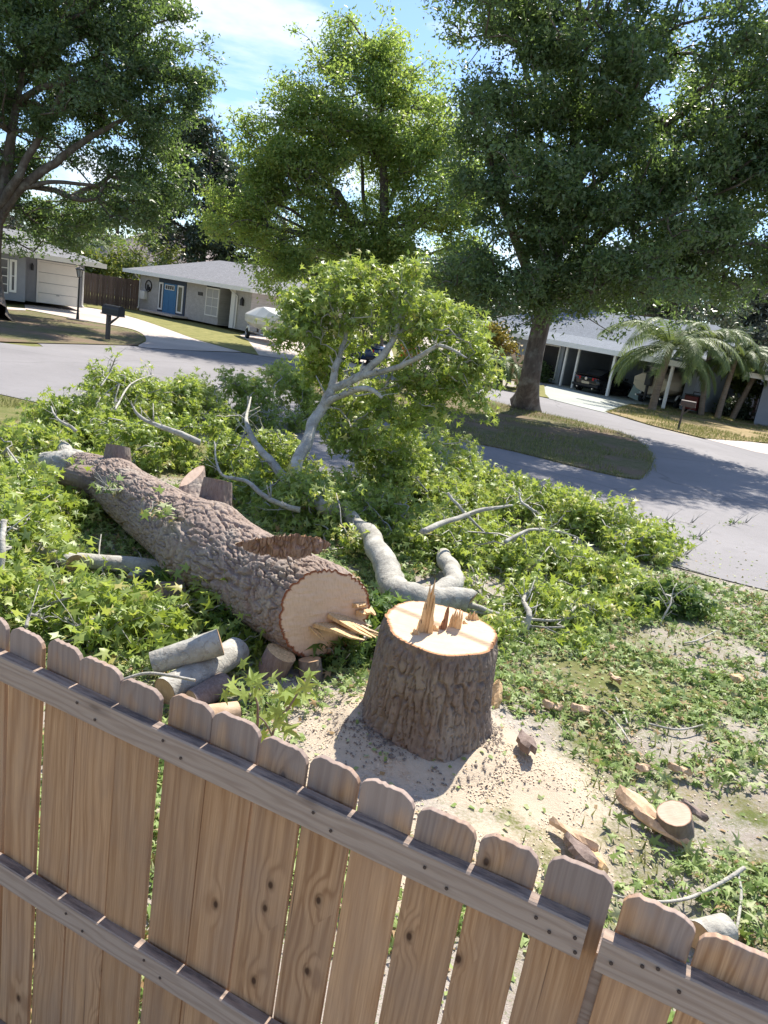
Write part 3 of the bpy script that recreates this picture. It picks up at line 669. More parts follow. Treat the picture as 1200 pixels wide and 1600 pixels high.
b = MB().box(x0-0.42, x0-0.30, -0.16, 0, 1.75, 2.05); b.bar((x0-0.36, -0.1, 2.05), (x0-0.36, -0.1, 2.15), 0.05, 0.01); b.to('wall_light', M_BLACK, h)

# brick house with the blue door
B0 = at(216, 482, 57.5); B1 = at(388, 520, 50.0); fB = Front(B0, B1)
h = thing('brick_house', 'low pale brick house with a blue front door and grey hip roof', 'house', B0, fB.rz)
xa = lambda px_, py_=470: fB.p(px_, py_)[0]
Lb = fB.len; WH = 2.55
rx0, rx1 = xa(343), xa(367)
MB().box(0, rx0, 0, 9, 0, WH).box(rx0+0.002, rx1-0.002, 1.3, 9, 0, WH-0.003).box(rx1, Lb, 0, 9, 0, WH).to('wall', M_BRICK, h)
d0, d1 = xa(247), xa(290)
ds = MB().box(d0, d1, -0.04, 0, 0.0, WH-0.12).to('door_surround', M_NAVY, h)
e0, e1 = xa(256), xa(276)
dd = MB().box(e0, e1, -0.08, -0.042, 0.06, 2.15).to('door', M_BLUE, h, bevel=0.01)
for i in range(2):
    for j in range(3):
        wx = (e1-e0); MB().box(e0+wx*(0.12+0.42*i), e0+wx*(0.46+0.42*i), -0.095, -0.082, 0.2+0.46*j, 0.56+0.46*j).to('panel', M_BLUE, dd, bevel=0.006)
window(dd, e0+(e1-e0)*0.14, e0+(e1-e0)*0.86, 1.72, 2.06, -0.082, 4, 1, fr=0.045)
for a, c in ((248.5, 255), (277.5, 287)):
    s0, s1 = xa(a), xa(c); window(h, s0, s1, 0.25, 2.15, -0.045, 1, 1, fr=0.12, name='sidelight')
w0, w1 = xa(322), xa(342.5); window(h, w0, w1, 0.5, 2.35, -0.004, 2, 3, M_CREAM, M_BLIND, 0.08)
MB().box(w0, w1, -0.02, -0.001, 2.352, WH-0.02).to('transom', M_DARK, h)
MB().box(rx0+0.25, rx0+1.3, 1.22, 1.296, 0.1, 2.2).to('patio_door', M_GLASS, h)
MB().box(rx1-0.42, rx1-0.003, 0.02, 0.4, 0, WH-0.004).to('porch_column', M_CREAM, h)
hip_roof('roof', h, -1.1, Lb+0.7, -0.75, 9.7, 2.68, 4.35, M_SHING, inset=4.4)
fascia(h, -1.1, Lb+0.7, -0.75, 9.7, 2.46, 2.72, M_WHITE, 'flr')
downspout(h, 0.1, 0, 2.5, M_WHITE, 0.3); downspout(h, rx1+0.3, 0, 2.5, M_WHITE, 0.5)
cx, cz = fB.p(232.5, 451); ring = [(cx+0.38*math.cos(t), -0.05, cz+0.38*math.sin(t)) for t in np.linspace(0, 2*math.pi, 25)]
b = MB().tube(ring, [0.035]*25, 6); b.box(cx-0.16, cx+0.02, -0.06, -0.03, cz-0.3, cz+0.1).box(cx+0.02, cx+0.2, -0.06, -0.03, cz-0.3, cz-0.05).to('round_wall_plaque', M_BLACK, h)
q0, q1 = xa(308.5), xa(316.5)
b = MB()
for i in range(4): 
    t = q0+(q1-q0)*i/4; b.box(t+0.03, t+(q1-q0)/4-0.03, -0.03, -0.001, 1.72, 1.95)
b.to('house_number', M_BLACK, h)
ux, uz = fB.p(226, 474); b = MB().box(ux-0.3, ux+0.3, -0.3, 0, 0.75, 1.35); b.to('utility_box', M_CREAM, h, bevel=0.04)
lx = xa(380); b = MB().box(lx-0.1, lx+0.1, -0.18, 0, 1.55, 1.95); b.bar((lx, -0.1, 1.95), (lx, -0.1, 2.1), 0.1, 0.01); b.to('wall_light', M_BLACK, h)
MB().box(d0-0.3, d1+0.4, -1.3, -0.01, 0.0, 0.12).to('doorstep', M_CONC, h)

# far houses behind
def far_house(name, label, px_, py_, Y, wdt, dep, wall_h, ridge_h, rz, mw, mr, ins=None):
    p = at(px_, py_, Y); p[2] = 0
    hh = thing(name, label, 'house', p, rz)
    MB().box(-wdt/2, wdt/2, 0, dep, 0, wall_h).to('wall', mw, hh)
    hip_roof('roof', hh, -wdt/2-0.7, wdt/2+0.7, -0.7, dep+0.7, wall_h+0.12, ridge_h, mr, ins)
    fascia(hh, -wdt/2-0.7, wdt/2+0.7, -0.7, dep+0.7, wall_h-0.08, wall_h+0.14, M_WHITE, 'f')
    return hh
hh = far_house('tan_roofed_house', 'house with a tall tan shingle roof behind the brown fence', 222, 440, 82, 13, 10, 3.6, 7.6, -0.25, M_BEIGE, M_SHINGT, 5.2)
for xx in (-4.5, -1.2, 2.5): window(hh, xx, xx+1.4, 1.2, 2.8, -0.004, 2, 2)
hh = far_house('beige_roofed_house', 'house with a pale roof showing through leaves behind the brick house', 395, 440, 88, 12, 10, 3.4, 6.6, -0.35, M_BEIGE, M_SHINGT, 5)
for xx in (-4, 0, 3): window(hh, xx, xx+1.4, 1.1, 2.6, -0.004, 2, 2)

# house with the carport
C0 = at(870, 602, 47.0); C1 = at(1037, 631, 41.5); fC = Front(C0, C1); Lc = fC.len
h = thing('carport_house', 'blue roofed house with an open carport on white posts', 'house', C0, fC.rz)
WR = fC.p(1081, 622, 2.2)[0]
MB().box(-10.0, -0.9, 1.2, 12, 0, 2.6).box(-0.898, Lc-0.3, 6.2, 12, 0, 2.598).box(Lc-0.3, WR, 2.2, 12.0, 0, 2.602).to('wall', M_BLUEWALL, h)
hip_roof('roof', h, -11, WR+0.6, 3.4, 13, 2.98, 5.0, M_SHINGB, inset=3.5)
hip = MB().add([(-11, 0.2, 2.55), (WR+0.6, -0.3, 2.42), (WR+0.6, 3.6, 2.96), (-11, 3.6, 2.99), (-11, 0.2, 2.67), (WR+0.6, -0.3, 2.54), (WR+0.6, 3.6, 3.06), (-11, 3.6, 3.09)],
               [(3, 2, 1, 0), (4, 5, 6, 7), (0, 1, 5, 4), (1, 2, 6, 5), (2, 3, 7, 6), (3, 0, 4, 7)]).to('carport_roof', M_SHINGB, h)
MB().add([(-11, 0.15, 2.42), (WR+0.6, -0.38, 2.28), (WR+0.6, -0.34, 2.56), (-11, 0.19, 2.70)], [(0, 1, 2, 3)]).to('fascia', M_WHITE, h).modifiers.new('thick', 'SOLIDIFY').thickness = 0.05
for pxx in (0.0, 0.9):
    MB().box(pxx-0.06, pxx+0.06, 0.25, 0.37, 0, 2.5).to('post', M_WHITE, h)
for (a, c) in ((948, 617), (1037, 631)):
    q = fC.p(a, c)[0]; MB().box(q-0.07, q+0.07, -0.05, 0.09, 0, 2.36).to('post', M_WHITE, h)
window(h, 1.7, 2.9, 1.0, 2.0, 6.19, 1, 2); window(h, 5.0, 6.0, 1.0, 2.0, 6.19, 1, 2)
window(h, -2.6, -1.2, 0.2, 2.3, 1.19, 1, 1, M_WHITE, M_DARK, 0.07, 'screen_door')
window(h, -6.5, -4.5, 0.9, 2.1, 1.19, 3, 2)
MB().box(3.4, 4.3, 6.12, 6.19, 0.05, 2.1).to('door', M_DARK, h)

# grey building at the right edge
p = at(1180, 652, 41.0); p[2] = 0
h = thing('grey_shed', 'grey stucco building with a white roof edge cut by the right border', 'house', p, -0.42)
MB().box(0, 7, 0, 6, 0, 2.5).to('wall', M_GREYWALL, h)
hip_roof('roof', h, -1.0, 8, -0.8, 7, 2.62, 3.6, M_SHING, 3)
fascia(h, -1.0, 8, -0.8, 7, 2.40, 2.66, M_WHITE, 'fl')
MB().box(0.75, 1.7, -0.04, 0, 0.02, 1.55).to('door', M_DARK, h)
# ------------------------------------------------------------------ fences
def board_fence(name, label, a, b, hgt, bw, m, mrail, lean=0.0):
    a = np.array(a[:2]); b = np.array(b[:2]); L = float(np.linalg.norm(b-a)); rz = math.atan2(*(b-a)[::-1])
    t = thing(name, label, 'fence', (a[0], a[1], 0), rz)
    n = int(L/bw); me = MB().box(0, bw-0.015, 0, 0.02, 0.04, hgt).me('board', m)
    for i in range(n):
        o = obj('board', me, t, (i*bw, 0.008*((i*7) % 3), 0.02*math.sin(i*2.3)))
    for z in (0.35, hgt-0.3): MB().box(0, L, 0.042, 0.08, z, z+0.09).to('rail', mrail, t)
    for i in range(int(L/2.4)+1): MB().box(i*2.4, i*2.4+0.09, 0.085, 0.175, 0, hgt-0.05).to('post', mrail, t)
    return t
board_fence('board_fence', 'brown weathered board fence between the grey house and the brick house', at(128, 476, 55), at(222, 483, 57.8), 2.2, 0.19, M_BROWNFENCE, M_DARKWOOD)
board_fence('board_fence', 'brown board fence behind the palm trunks near the right edge', at(1066, 632, 50), at(1200, 645, 47), 1.95, 0.2, M_BROWNFENCE, M_DARKWOOD)

# the picket fence in the foreground; local x along the fence, y away from the camera, z up
RZ = 1.72
pa, pb = g(0, 1012, RZ), g(843, 1397, RZ)
fd = (pb-pa)[:2]; fd /= np.linalg.norm(fd); F_RZ = math.atan2(fd[1], fd[0])
fF = Front(pa, pb)
fence = thing('wooden_fence', 'weathered wooden picket fence running across the foreground', 'fence', (pa[0], pa[1], 0), F_RZ)
gate = thing('fence_panel', 'separate short panel of wooden pickets at the lower right corner', 'fence', (pa[0], pa[1], 0), F_RZ)
def joint(x): return 1012+(x/843)*385-22
gaps = [11, 66, 122, 190, 256.5, 326, 402, 478.5, 559, 648, 744.5, 842.5, 953]
S = [fF.p(x, joint(x))[0] for x in gaps]
GW = [0.010, 0.010, 0.0105, 0.010, 0.013, 0.009, 0.010, 0.008, 0.010, 0.014, 0.011, 0.015, 0.016]
Sg = [fF.p(x, joint(x))[0] for x in (962, 1083, 1215, 1350, 1500)]
step0 = S[1]-S[0]
extra = [S[0]-0.146*k for k in range(6, 0, -1)]
SS = extra+S; GG = [0.010]*6+GW
def picket(x0, x1, top, parent, y=0.0, rnd=0, split=False):
    wd = x1-x0; ear = 0.028; r = random.Random(rnd)
    n = 9; pts = []
    xs = [0, 0, ear*0.28]+[ear+(wd-2*ear)*i/n for i in range(n+1)]+[wd-ear*0.28, wd, wd]
    zs = [0.05, top-ear*1.0+r.uniform(-.004, .004), top-ear*0.5]+[top+r.uniform(-.003, .002) for i in range(n+1)]+[top-ear*0.5, top-ear*1.0+r.uniform(-.005, .004), 0.05]
    # cut the long sides so that the board can warp a little
    v = []; f = []
    k = len(xs)
    cxm = wd/2
    for yy in (0, 0.0165):
        for a, c in zip(xs, zs): v.append((a-cxm, yy+0.002*math.sin(3*a/wd+rnd), c))
    f.append(tuple(range(k))[::-1]); f.append(tuple(range(k, 2*k)))
    for i in range(k): j = (i+1) % k; f.append((i, j, k+j, k+i))
    f = [q[::-1] for q in f]
    o = obj('picket', mesh('picket', v, f, M_FENCE), parent, ((x0+x1)/2, y, 0))
    b = o.modifiers.new('bevel', 'BEVEL'); b.width = 0.0022; b.segments = 2; b.limit_method = 'ANGLE'
    o.rotation_euler = (r.uniform(-.004, .004), r.uniform(-.0035, .0035), r.uniform(-.01, .01))
    return o
for i in range(len(SS)-1):
    top = RZ+0.097+0.006*math.sin(i*1.9)+(0.012 if i == len(SS)-2 else 0)
    picket(SS[i]+GG[i]/2, SS[i+1]-GG[i+1]/2, top, fence, 0.0022*((i*5) % 3), i+1)
for i in range(len(Sg)-1):
    picket(Sg[i]+0.006, Sg[i+1]-0.006, RZ+0.092-0.004*i, gate, 0.004+0.001*(i % 2), 40+i)
def rail(x0, x1, ztop, parent, sag=0.0):
    n = 14; r = random.Random(int(ztop*1000)+int(x0*10)); secs = []
    for i in range(n+1):
        x = x0+(x1-x0)*i/n; dz = sag*math.sin(i/n*math.pi)+r.uniform(-.0015, .0015); dy = r.uniform(-.0012, .0012)
        c = 0.004
        pr = [(-0.038+c+dy, 0), (-0.0015, 0), (-0.0015, -0.089), (-0.038+c+dy, -0.089), (-0.038+dy, -0.089+c), (-0.038+dy, -c)]
        secs.append([(x-(x0+x1)/2, y, z+dz) for y, z in pr])
    o = obj('rail', MB().loft(secs).me('rail', M_RAIL), parent, ((x0+x1)/2, 0, ztop))
    return o
ex = fF.p(921, 1440, -0.038)[0]
rail2z = fF.p(200, 1452)[1]
xl = SS[0]-0.1
r1 = rail(xl, ex, RZ, fence); r2 = rail(xl, ex+0.01, rail2z, fence); r3 = rail(xl, ex+0.01, 0.22, fence)
gx0 = fF.p(938, 1478, -0.038)[0]
q1 = rail(gx0, Sg[-1]+0.05, RZ-0.006, gate); q2 = rail(gx0, Sg[-1]+0.05, rail2z-0.01, gate)
nail = MB().tube([(0, 0, 0), (0, -0.002, 0)], [0.0045, 0.0045], 8).me('nail', M_NAIL)
for rl, lo, hi in ((r1, 6, len(SS)-1), (r2, 2, len(SS)-1)):
    for i in range(lo, hi):
        for k, (fx, dz) in enumerate(((0.3, -0.03), (0.68, -0.058))):
            if (i*7+k*5+i*i) % 5 > 0: continue
            obj('nail', nail, rl, (SS[i]+(SS[i+1]-SS[i])*fx-rl.location.x+0.01*math.sin(i*3+k), -0.0395, dz+0.006*math.sin(i*7)))
for dx, dz in ((-0.02, -0.035), (-0.012, -0.07), (-0.075, -0.05), (-0.11, -0.03)): obj('nail', nail, r1, (ex-r1.location.x+dx, -0.0395, dz))
for dx in (0.03, 0.09, 0.12, 0.17): obj('nail', nail, q1, (gx0-q1.location.x+dx, -0.0395, -0.03-0.02*math.sin(dx*40)))
# posts behind the boards
for x, par in ((SS[0]+0.3, fence), (ex+0.035, fence)):
    MB().box(x-0.03, x+0.055, 0.024, 0.11, 0, 1.62).to('post', M_RAIL, par)

# ------------------------------------------------------------------ stump
def polar_cap(ring, centre, rings, zfun, m, name, parent, loc=(0, 0, 0)):
    """disc between a centre and a boundary ring (n,3)"""
    n = len(ring); V = [centre]; rad = [0.0]; rim = [0.0]
    for k in range(1, rings+1):
        t = k/rings; P = centre+(ring-centre)*t
        if k < rings: P = P+zfun(P, t)
        V += list(P); rad += list(np.linalg.norm(P-centre, axis=1)); rim += [t]*n
    F = [(0, 1+j, 1+(j+1) % n) for j in range(n)]
    for k in range(rings-1):
        for j in range(n):
            a = 1+k*n+j; b = 1+k*n+(j+1) % n; F.append((a, a+n, b+n, b))
    me = mesh(name, np.array(V), F, m, {'radial': rad, 'rim': rim}, smooth=False)
    return obj(name, me, parent, loc)

NU, NV = 400, 150
TOPZ = 0.87
th = np.arange(NU)*2*np.pi/NU; vz = np.linspace(-0.12, 1, NV)
TH, VZ = np.meshgrid(th, vz)
zt = TOPZ+0.015*np.cos(TH-2.6)                    # top not quite level
Z = VZ*zt
flare = np.exp(-np.clip(Z, -0.1, 2)/0.16)
lob = 0.5+0.5*np.cos(5*TH+0.7+0.4*np.sin(2*TH))
Rr = 0.396+0.034*(1-VZ)+flare*(0.05+0.11*lob**2)+0.012*np.sin(3*TH+1)+0.008*np.sin(7*TH)
ub = TH/(2*np.pi)*44; vb = Z/0.085
hb = furrow(TH, Z+3, 78, 0.17, 3)
Rr = Rr+0.037*hb*(0.45+0.55*sstep(0, 0.12, zt-Z))-0.012
SV = np.stack([Rr*np.cos(TH), Rr*np.sin(TH), Z], -1)
idx = np.arange(NU*NV).reshape(NV, NU); nx_ = np.roll(idx, -1, 1)
SF = np.stack([idx[:-1], nx_[:-1], nx_[1:], idx[1:]], -1).reshape(-1, 4)
stump = thing('tree_stump', 'large fresh cut tree stump with torn wood spikes on its top', 'tree stump', (STUMP[0], STUMP[1], 0))
obj('bark', mesh('bark', SV, SF, M_BARK, smooth=True), stump)
ring = SV[-1].copy()
def ztop(P, t):
    dz = 0.022*sstep(-0.02, 0.03, 0.5*P[:, 0]+P[:, 1]-0.02)+0.003*fbm(P[:, 0]*9+50, P[:, 1]*30+50, 2, 3)*(1-t*0.7)
    return np.column_stack([0*dz, 0*dz, dz])
polar_cap(ring, np.array([0, 0, ring[:, 2].mean()]), 46, ztop, M_CUT, 'cut_face', stump)
def splinter(name, parent, base, tips, wx, wy, m, seed, rz=0.0):
    """a bundle of torn fibres: a jagged prism"""
    r = random.Random(seed); b = MB(); n = len(tips)
    for i, hgt in enumerate(tips):
        x = (i-(n-1)/2)*wx/n; k = wx/n*0.62
        y = r.uniform(-.2, .2)*wy
        s = [[(x-k, y-wy/2, 0), (x+k, y-wy/2, 0), (x+k, y+wy/2, 0), (x-k, y+wy/2, 0)]]
        for t in (0.35, 0.7):
            q = 1-0.45*t; dx = r.uniform(-.15, .15)*k
            s.append([(x+dx-k*q, y-wy/2*q, hgt*t), (x+dx+k*q, y-wy/2*q, hgt*t), (x+dx+k*q, y+wy/2*q, hgt*t), (x+dx-k*q, y+wy/2*q, hgt*t)])
        dx = r.uniform(-.5, .5)*k; e = r.uniform(0.05, 0.22)
        s.append([(x+dx-k*e, y-wy*e/2, hgt), (x+dx+k*e, y-wy*e/2, hgt*0.97), (x+dx+k*e, y+wy*e/2, hgt), (x+dx-k*e, y+wy*e/2, hgt*0.98)])
        b.loft(s)
    o = b.to(name, m, parent, loc=base); o.rotation_euler = (0, 0, rz); return o
def on_top(x, y): p = g(x, y, TOPZ+0.005); return (p[0]-STUMP[0], p[1]-STUMP[1], TOPZ-0.004)
splinter('splinter', stump, on_top(663, 986), [0.10, 0.24, 0.36, 0.40, 0.3, 0.13], 0.105, 0.05, M_SPLINT, 1, 0.2)
splinter('splinter', stump, on_top(692, 982), [0.03, 0.08, 0.17, 0.19], 0.05, 0.03, M_SPLIND, 2, 0.5)
splinter('splinter', stump, on_top(710, 983), [0.12, 0.16, 0.14, 0.165, 0.15], 0.085, 0.05, M_SPLINT, 5, -0.2)
splinter('splinter', stump, on_top(737, 970), [0.05, 0.08, 0.06, 0.085, 0.07, 0.05], 0.10, 0.04, M_SPLINT, 8, 0.3)

for (a_, c_, n_) in ((648, 990, 4), (678, 984, 5), (724, 977, 5)):
    splinter('splinter', stump, on_top(a_, c_), [0.02+0.03*((k_*7+n_) % 4)/3 for k_ in range(n_)], 0.06, 0.03, M_SPLINT, n_+a_, 0.25)
# ------------------------------------------------------------------ felled log
def log_mesh(path, radii, NU, NV, cell, amp, seed, swell=(), end_n=None, start_n=None, squash=1.0, start_len=0.4, end_len=0.5):
    P = spline(path, NV); rad = spline(np.asarray(radii, float), NV)
    T, U, V = frames(P)
    th = np.arange(NU)*2*np.pi/NU
    s = np.concatenate([[0], np.cumsum(np.linalg.norm(np.diff(P, axis=0), axis=1))])
    TH, S_ = np.meshgrid(th, s); R0 = np.repeat(rad[:, None], NU, 1)*(1+0.03*np.sin(2*TH+S_*1.3)+0.025*np.sin(3*TH-S_*2.1+1)+0.03*(fbm(TH/(2*np.pi)*8, S_*1.6, seed+5, 3, 8)-0.45)*2)
    dirs = np.cos(th)[None, :, None]*U[:, None]+np.sin(th)[None, :, None]*V[:, None]
    for (px_, sig, ds, hh) in swell:          # swollen collars where limbs left
        q = np.array(px_); base = P[:, None]+dirs*R0[..., None]
        R0 = R0+hh*np.exp(-np.sum((base-q)**2, -1)/sig**2)
    ncell = max(8, int(round(2*np.pi*np.mean(rad)/cell[0])))
    ncell += ncell % 2
    h = furrow(TH, S_+3, ncell, cell[1]*1.9, seed, 0.8)
    endf = 0.5+0.5*sstep(0, 0.12, s[-1]-S_)
    R0 = R0+1.5*amp*h*endf*np.clip(R0/0.3, 0.35, 1)-amp*0.8
    W = P[:, None]+dirs*R0[..., None]
    if end_n is not None:
        ax = T[-1]; nrm = np.array(end_n, float); nrm /= np.linalg.norm(nrm); c = P[-1]
        sh = ((c-W) @ nrm)/(ax @ nrm); wgt = np.clip((s-s[-1]+end_len)/end_len, 0, 1)[:, None]
        shl = ((c-W[-1]) @ nrm)/(ax @ nrm)
        W = W+wgt[..., None]*shl[None, :, None]*ax
    if start_n is not None:
        ax = T[0]; nrm = np.array(start_n, float); nrm /= np.linalg.norm(nrm); c = P[0]
        shl = ((c-W[0]) @ nrm)/(ax @ nrm); wgt = np.clip((start_len-s)/start_len, 0, 1)[:, None]
        W = W+wgt[..., None]*shl[None, :, None]*ax
    idx = np.arange(NU*NV).reshape(NV, NU); nx_ = np.roll(idx, -1, 1)
    F = np.stack([idx[:-1], nx_[:-1], nx_[1:], idx[1:]], -1).reshape(-1, 4)
    return W, F, P, rad
def endcap(ring, m, name, parent, rough=0.004, seed=0, rings=14):
    c = ring.mean(0)
    nr = np.cross(ring[0]-c, ring[len(ring)//4]-c); nr /= np.linalg.norm(nr)
    def zf(P, t): return (rough*(fbm((P-c)[:, 0]*14+30, (P-c)[:, 2]*40+30, seed, 3)-0.45))[:, None]*nr
    ring = ring-0.0
    return polar_cap(ring, c, rings, zf, m, name, parent)

LP = [g(508, 958, 0.50), g(413, 908, 0.47), g(314, 851, 0.43), g(220, 785, 0.42), g(150, 742, 0.36), g(98, 722, 0.28)][::-1]
LR = [0.18, 0.25, 0.325, 0.365, 0.37, 0.40]
st = {}
def top_of(px_, py_, z): return g(px_, py_, z)
SW = [(g(300, 850, 0.55), 0.45, 0, 0.05), (g(338, 815, 0.72), 0.24, 0, 0.07), (g(290, 800, 0.70), 0.26, 0, 0.04), (g(185, 742, 0.55), 0.24, 0, 0.06), (g(150, 745, 0.45), 0.22, 0, 0.04), (g(270, 870, 0.35), 0.35, 0, 0.05)]
axis_near = (LP[-1]-LP[-2]); axis_near /= np.linalg.norm(axis_near)
LW, LF, LPP, LRR = log_mesh(LP, LR, 320, 440, (0.044, 0.074), 0.038, 21, SW, end_n=(0.55, -0.85, 0.12), end_len=0.6)
logt = thing('felled_trunk', 'thick felled tree trunk with sawn limb stubs lying beyond the fence', 'tree trunk', (float(LPP[260][0]), float(LPP[260][1]), 0))
inv = np.array([LPP[260][0], LPP[260][1], 0.0])
obj('bark', mesh('bark', LW-inv, LF, M_BARKL, smooth=True), logt)
endcap(LW[-1]-inv, M_CUTL, 'cut_face', logt, 0.012, 3, 40)
endcap((LW[0]-inv)[::-1], M_OLDCUT, 'cut_face', logt, 0.01, 4)
def stub(p0, p1, r0, r1, parent, inv, seed, mb=M_STUB, mc=M_OLDCUT, end_n=None, amp=0.022, flare=1.95):
    p0 = np.array(p0); p1 = np.array(p1); L = np.linalg.norm(p1-p0)
    path = [p0+(p1-p0)*t for t in (0, 0.3, 0.65, 1)]
    W, F, P, R_ = log_mesh(path, [r0*flare, r0*1.25, r0, r1], 84, 60, (0.035, 0.12), amp, seed, end_n=end_n, end_len=L*0.4)
    o = obj('branch_stub', mesh('branch_stub', W-inv, F, mb, smooth=True), parent)
    endcap(W[-1]-inv, mc, 'cut_face', o, 0.006, seed)
    return o
q = g(331, 830, 0.42); stub(q, q+np.array([0.0, 0.06, 0.55]), 0.175, 0.165, logt, inv, 31, end_n=(0.05, 0.3, 1))
q = g(300, 800, 0.40); stub(q, q+np.array([-0.10, 0.25, 0.36]), 0.16, 0.15, logt, inv, 32, M_BARKL, M_PALECUT, end_n=(-0.5, -0.25, 0.8))
q = g(181, 757, 0.34); stub(q, q+np.array([-0.02, 0.06, 0.48]), 0.175, 0.16, logt, inv, 33, end_n=(0, 0.3, 1))
q = g(165, 760, 0.36); stub(q, q+np.array([-0.36, -0.24, 0.15]), 0.18, 0.16, logt, inv, 34, M_STUB, M_OLDCUT, end_n=(-0.9, 0.1, 0.5))
q = g(128, 737, 0.28); stub(q, g(72, 724, 0.26), 0.22, 0.18, logt, inv, 35, M_GREY, M_OLDCUT, flare=1.1)
stub(g(110, 722, 0.32), g(96, 690, 0.5), 0.10, 0.05, logt, inv, 36, M_GREY, M_OLDCUT)
# torn hinge fibres sticking out of the cut face
fn = np.array([0.55, -0.85, 0.12]); fn /= np.linalg.norm(fn)
side = np.cross(fn, [0, 0, 1.0]); side /= np.linalg.norm(side); upv = np.cross(side, fn)
def shard(pc, L, wdt, hgt, dirv, m, seed):
    r = random.Random(seed); b = MB(); d = np.array(dirv, float); d /= np.linalg.norm(d); s_ = np.cross(d, [0, 0, 1.0]); s_ /= np.linalg.norm(s_); u_ = np.cross(s_, d)
    for k in range(3):
        o_ = s_*wdt*(k-1)*0.36; secs = []; l = L*r.uniform(0.6, 1.0)
        for t in (-0.15, 0.3, 0.7, 1.0):
            ww = wdt*0.24*(1-0.75*max(t, 0)**1.6); h_ = hgt*(1-0.85*max(t, 0)); c = o_+d*l*t+u_*0.02*t*r.uniform(-1, 1)
            secs.append([c-s_*ww-u_*h_/2, c+s_*ww-u_*h_/2, c+s_*ww+u_*h_/2, c-s_*ww+u_*h_/2])
        b.loft(secs)
    o = b.to('splinter', m, logt, loc=np.array(pc)-inv); return o
fy = LPP[-1]
def on_face(px_, py_):
    r = ray(px_, py_); t = ((fy-CP) @ fn)/(r @ fn); return CP+r*t
d_ = side*0.75+fn*0.75-upv*0.15
if d_[0] < 0: side = -side; d_ = side*0.75+fn*0.75-upv*0.15
shard(on_face(505, 975), 0.40, 0.14, 0.035, d_, M_SPLINT, 1)
shard(on_face(525, 962), 0.42, 0.13, 0.035, d_-upv*0.25, M_SPLINT, 2)
shard(on_face(545, 968), 0.28, 0.09, 0.025, d_-upv*0.1, M_CHIP, 3)
shard(on_face(488, 981), 0.18, 0.05, 0.02, fn*0.8+side*0.6-upv*0.55, M_SPLINT, 4)
shard(on_face(568, 955), 0.10, 0.14, 0.05, fn+side*0.3, M_SPLINT, 6)
shard(on_face(560, 945), 0.08, 0.10, 0.04, fn+side*0.1+upv*0.2, M_SPLINT, 7)

# wedge of bark lying on the log
def wedge():
    pc = g(443, 850, 1.05); t = thing('bark_wedge', 'lens shaped bark covered wedge lying on top of the felled trunk', 'wood wedge', pc)
    R = 0.47; half = math.radians(52); nu, nv = 200, 26
    a = np.linspace(-half, half, nu); v = np.linspace(0, 1, nv); A, Vv = np.meshgrid(a, v)
    thick = 0.205*(np.cos(A)-math.cos(half))/(1-math.cos(half))+0.012
    hb = furrow(A+4, Vv*thick+3, 74, 0.16, 5)
    Rr = R+0.05*hb-0.02
    zb = -0.02+0.25*(thick.max()-thick)*0
    X_ = Rr*np.sin(A); Y_ = -(Rr*np.cos(A)-R*math.cos(half)); Z_ = Vv*thick
    W = np.stack([X_, Y_, Z_], -1)
    idx = np.arange(nu*nv).reshape(nv, nu)
    F = np.stack([idx[:-1, :-1], idx[:-1, 1:], idx[1:, 1:], idx[1:, :-1]], -1).reshape(-1, 4)
    obj('bark', mesh('bark', W, F, M_WEDGE, smooth=True), t)
    for k, row in enumerate((W[0], W[-1])):
        n = len(row); ch = np.column_stack([row[:, 0]*0.99, np.full(n, 0.0), np.full(n, 0.0)+0.01])
        V_ = np.vstack([row, ch]); F_ = [(i, i+1, n+i+1, n+i) if k == 0 else (i+1, i, n+i, n+i+1) for i in range(n-1)]
        obj('cut_face', mesh('cut_face', V_, F_, M_CUT, {'radial': np.linalg.norm(V_, axis=1), 'rim': np.zeros(2*n)}), t)
    t.rotation_euler = (0.27, -0.02, 0.42); return t
wedge()
# ------------------------------------------------------------------ fallen boughs
LEAF = [star_leaf(0.30, 0.12, 1), star_leaf(0.55, 0.05, 2), star_leaf(0.15, 0.30, 3), star_leaf(0.45, -0.15, 4)]
LEAF_FINE = [star_leaf(0.3, 0.12, 11, True), star_leaf(0.5, 0.2, 12, True), star_leaf(0.2, -0.1, 13, True), star_leaf(0.65, 0.1, 14, True)]

def leaf_cloud(pos, nrm, size, r, tintb=None, lo=False):
    """star leaves at points with the given normals"""
    V = []; F = []; T = []; b = 0; n = len(pos); which = r.integers(0, len(LEAF), n)
    R = R_from(nrm, r.uniform(0, 2*np.pi, n)); sc = size*r.uniform(0.5, 1.25, n); ti = np.clip((tintb if tintb is not None else 0.5)+r.normal(0, 0.22, n), 0, 1)
    for k, (tv, tf) in enumerate([(LOBE3_V*np.array([1, 1, q_]), LOBE3_F) for q_ in (1, 2.2, -1, 3.5)] if lo else LEAF):
        s = which == k
        if not s.any(): continue
        v, f = scatter(tv, tf, pos[s], R[s], sc[s]); V.append(v); F.append(f+b); b += len(v); T.append(np.repeat(ti[s], len(tv)))
    return np.vstack(V), np.vstack(F), np.concatenate(T)

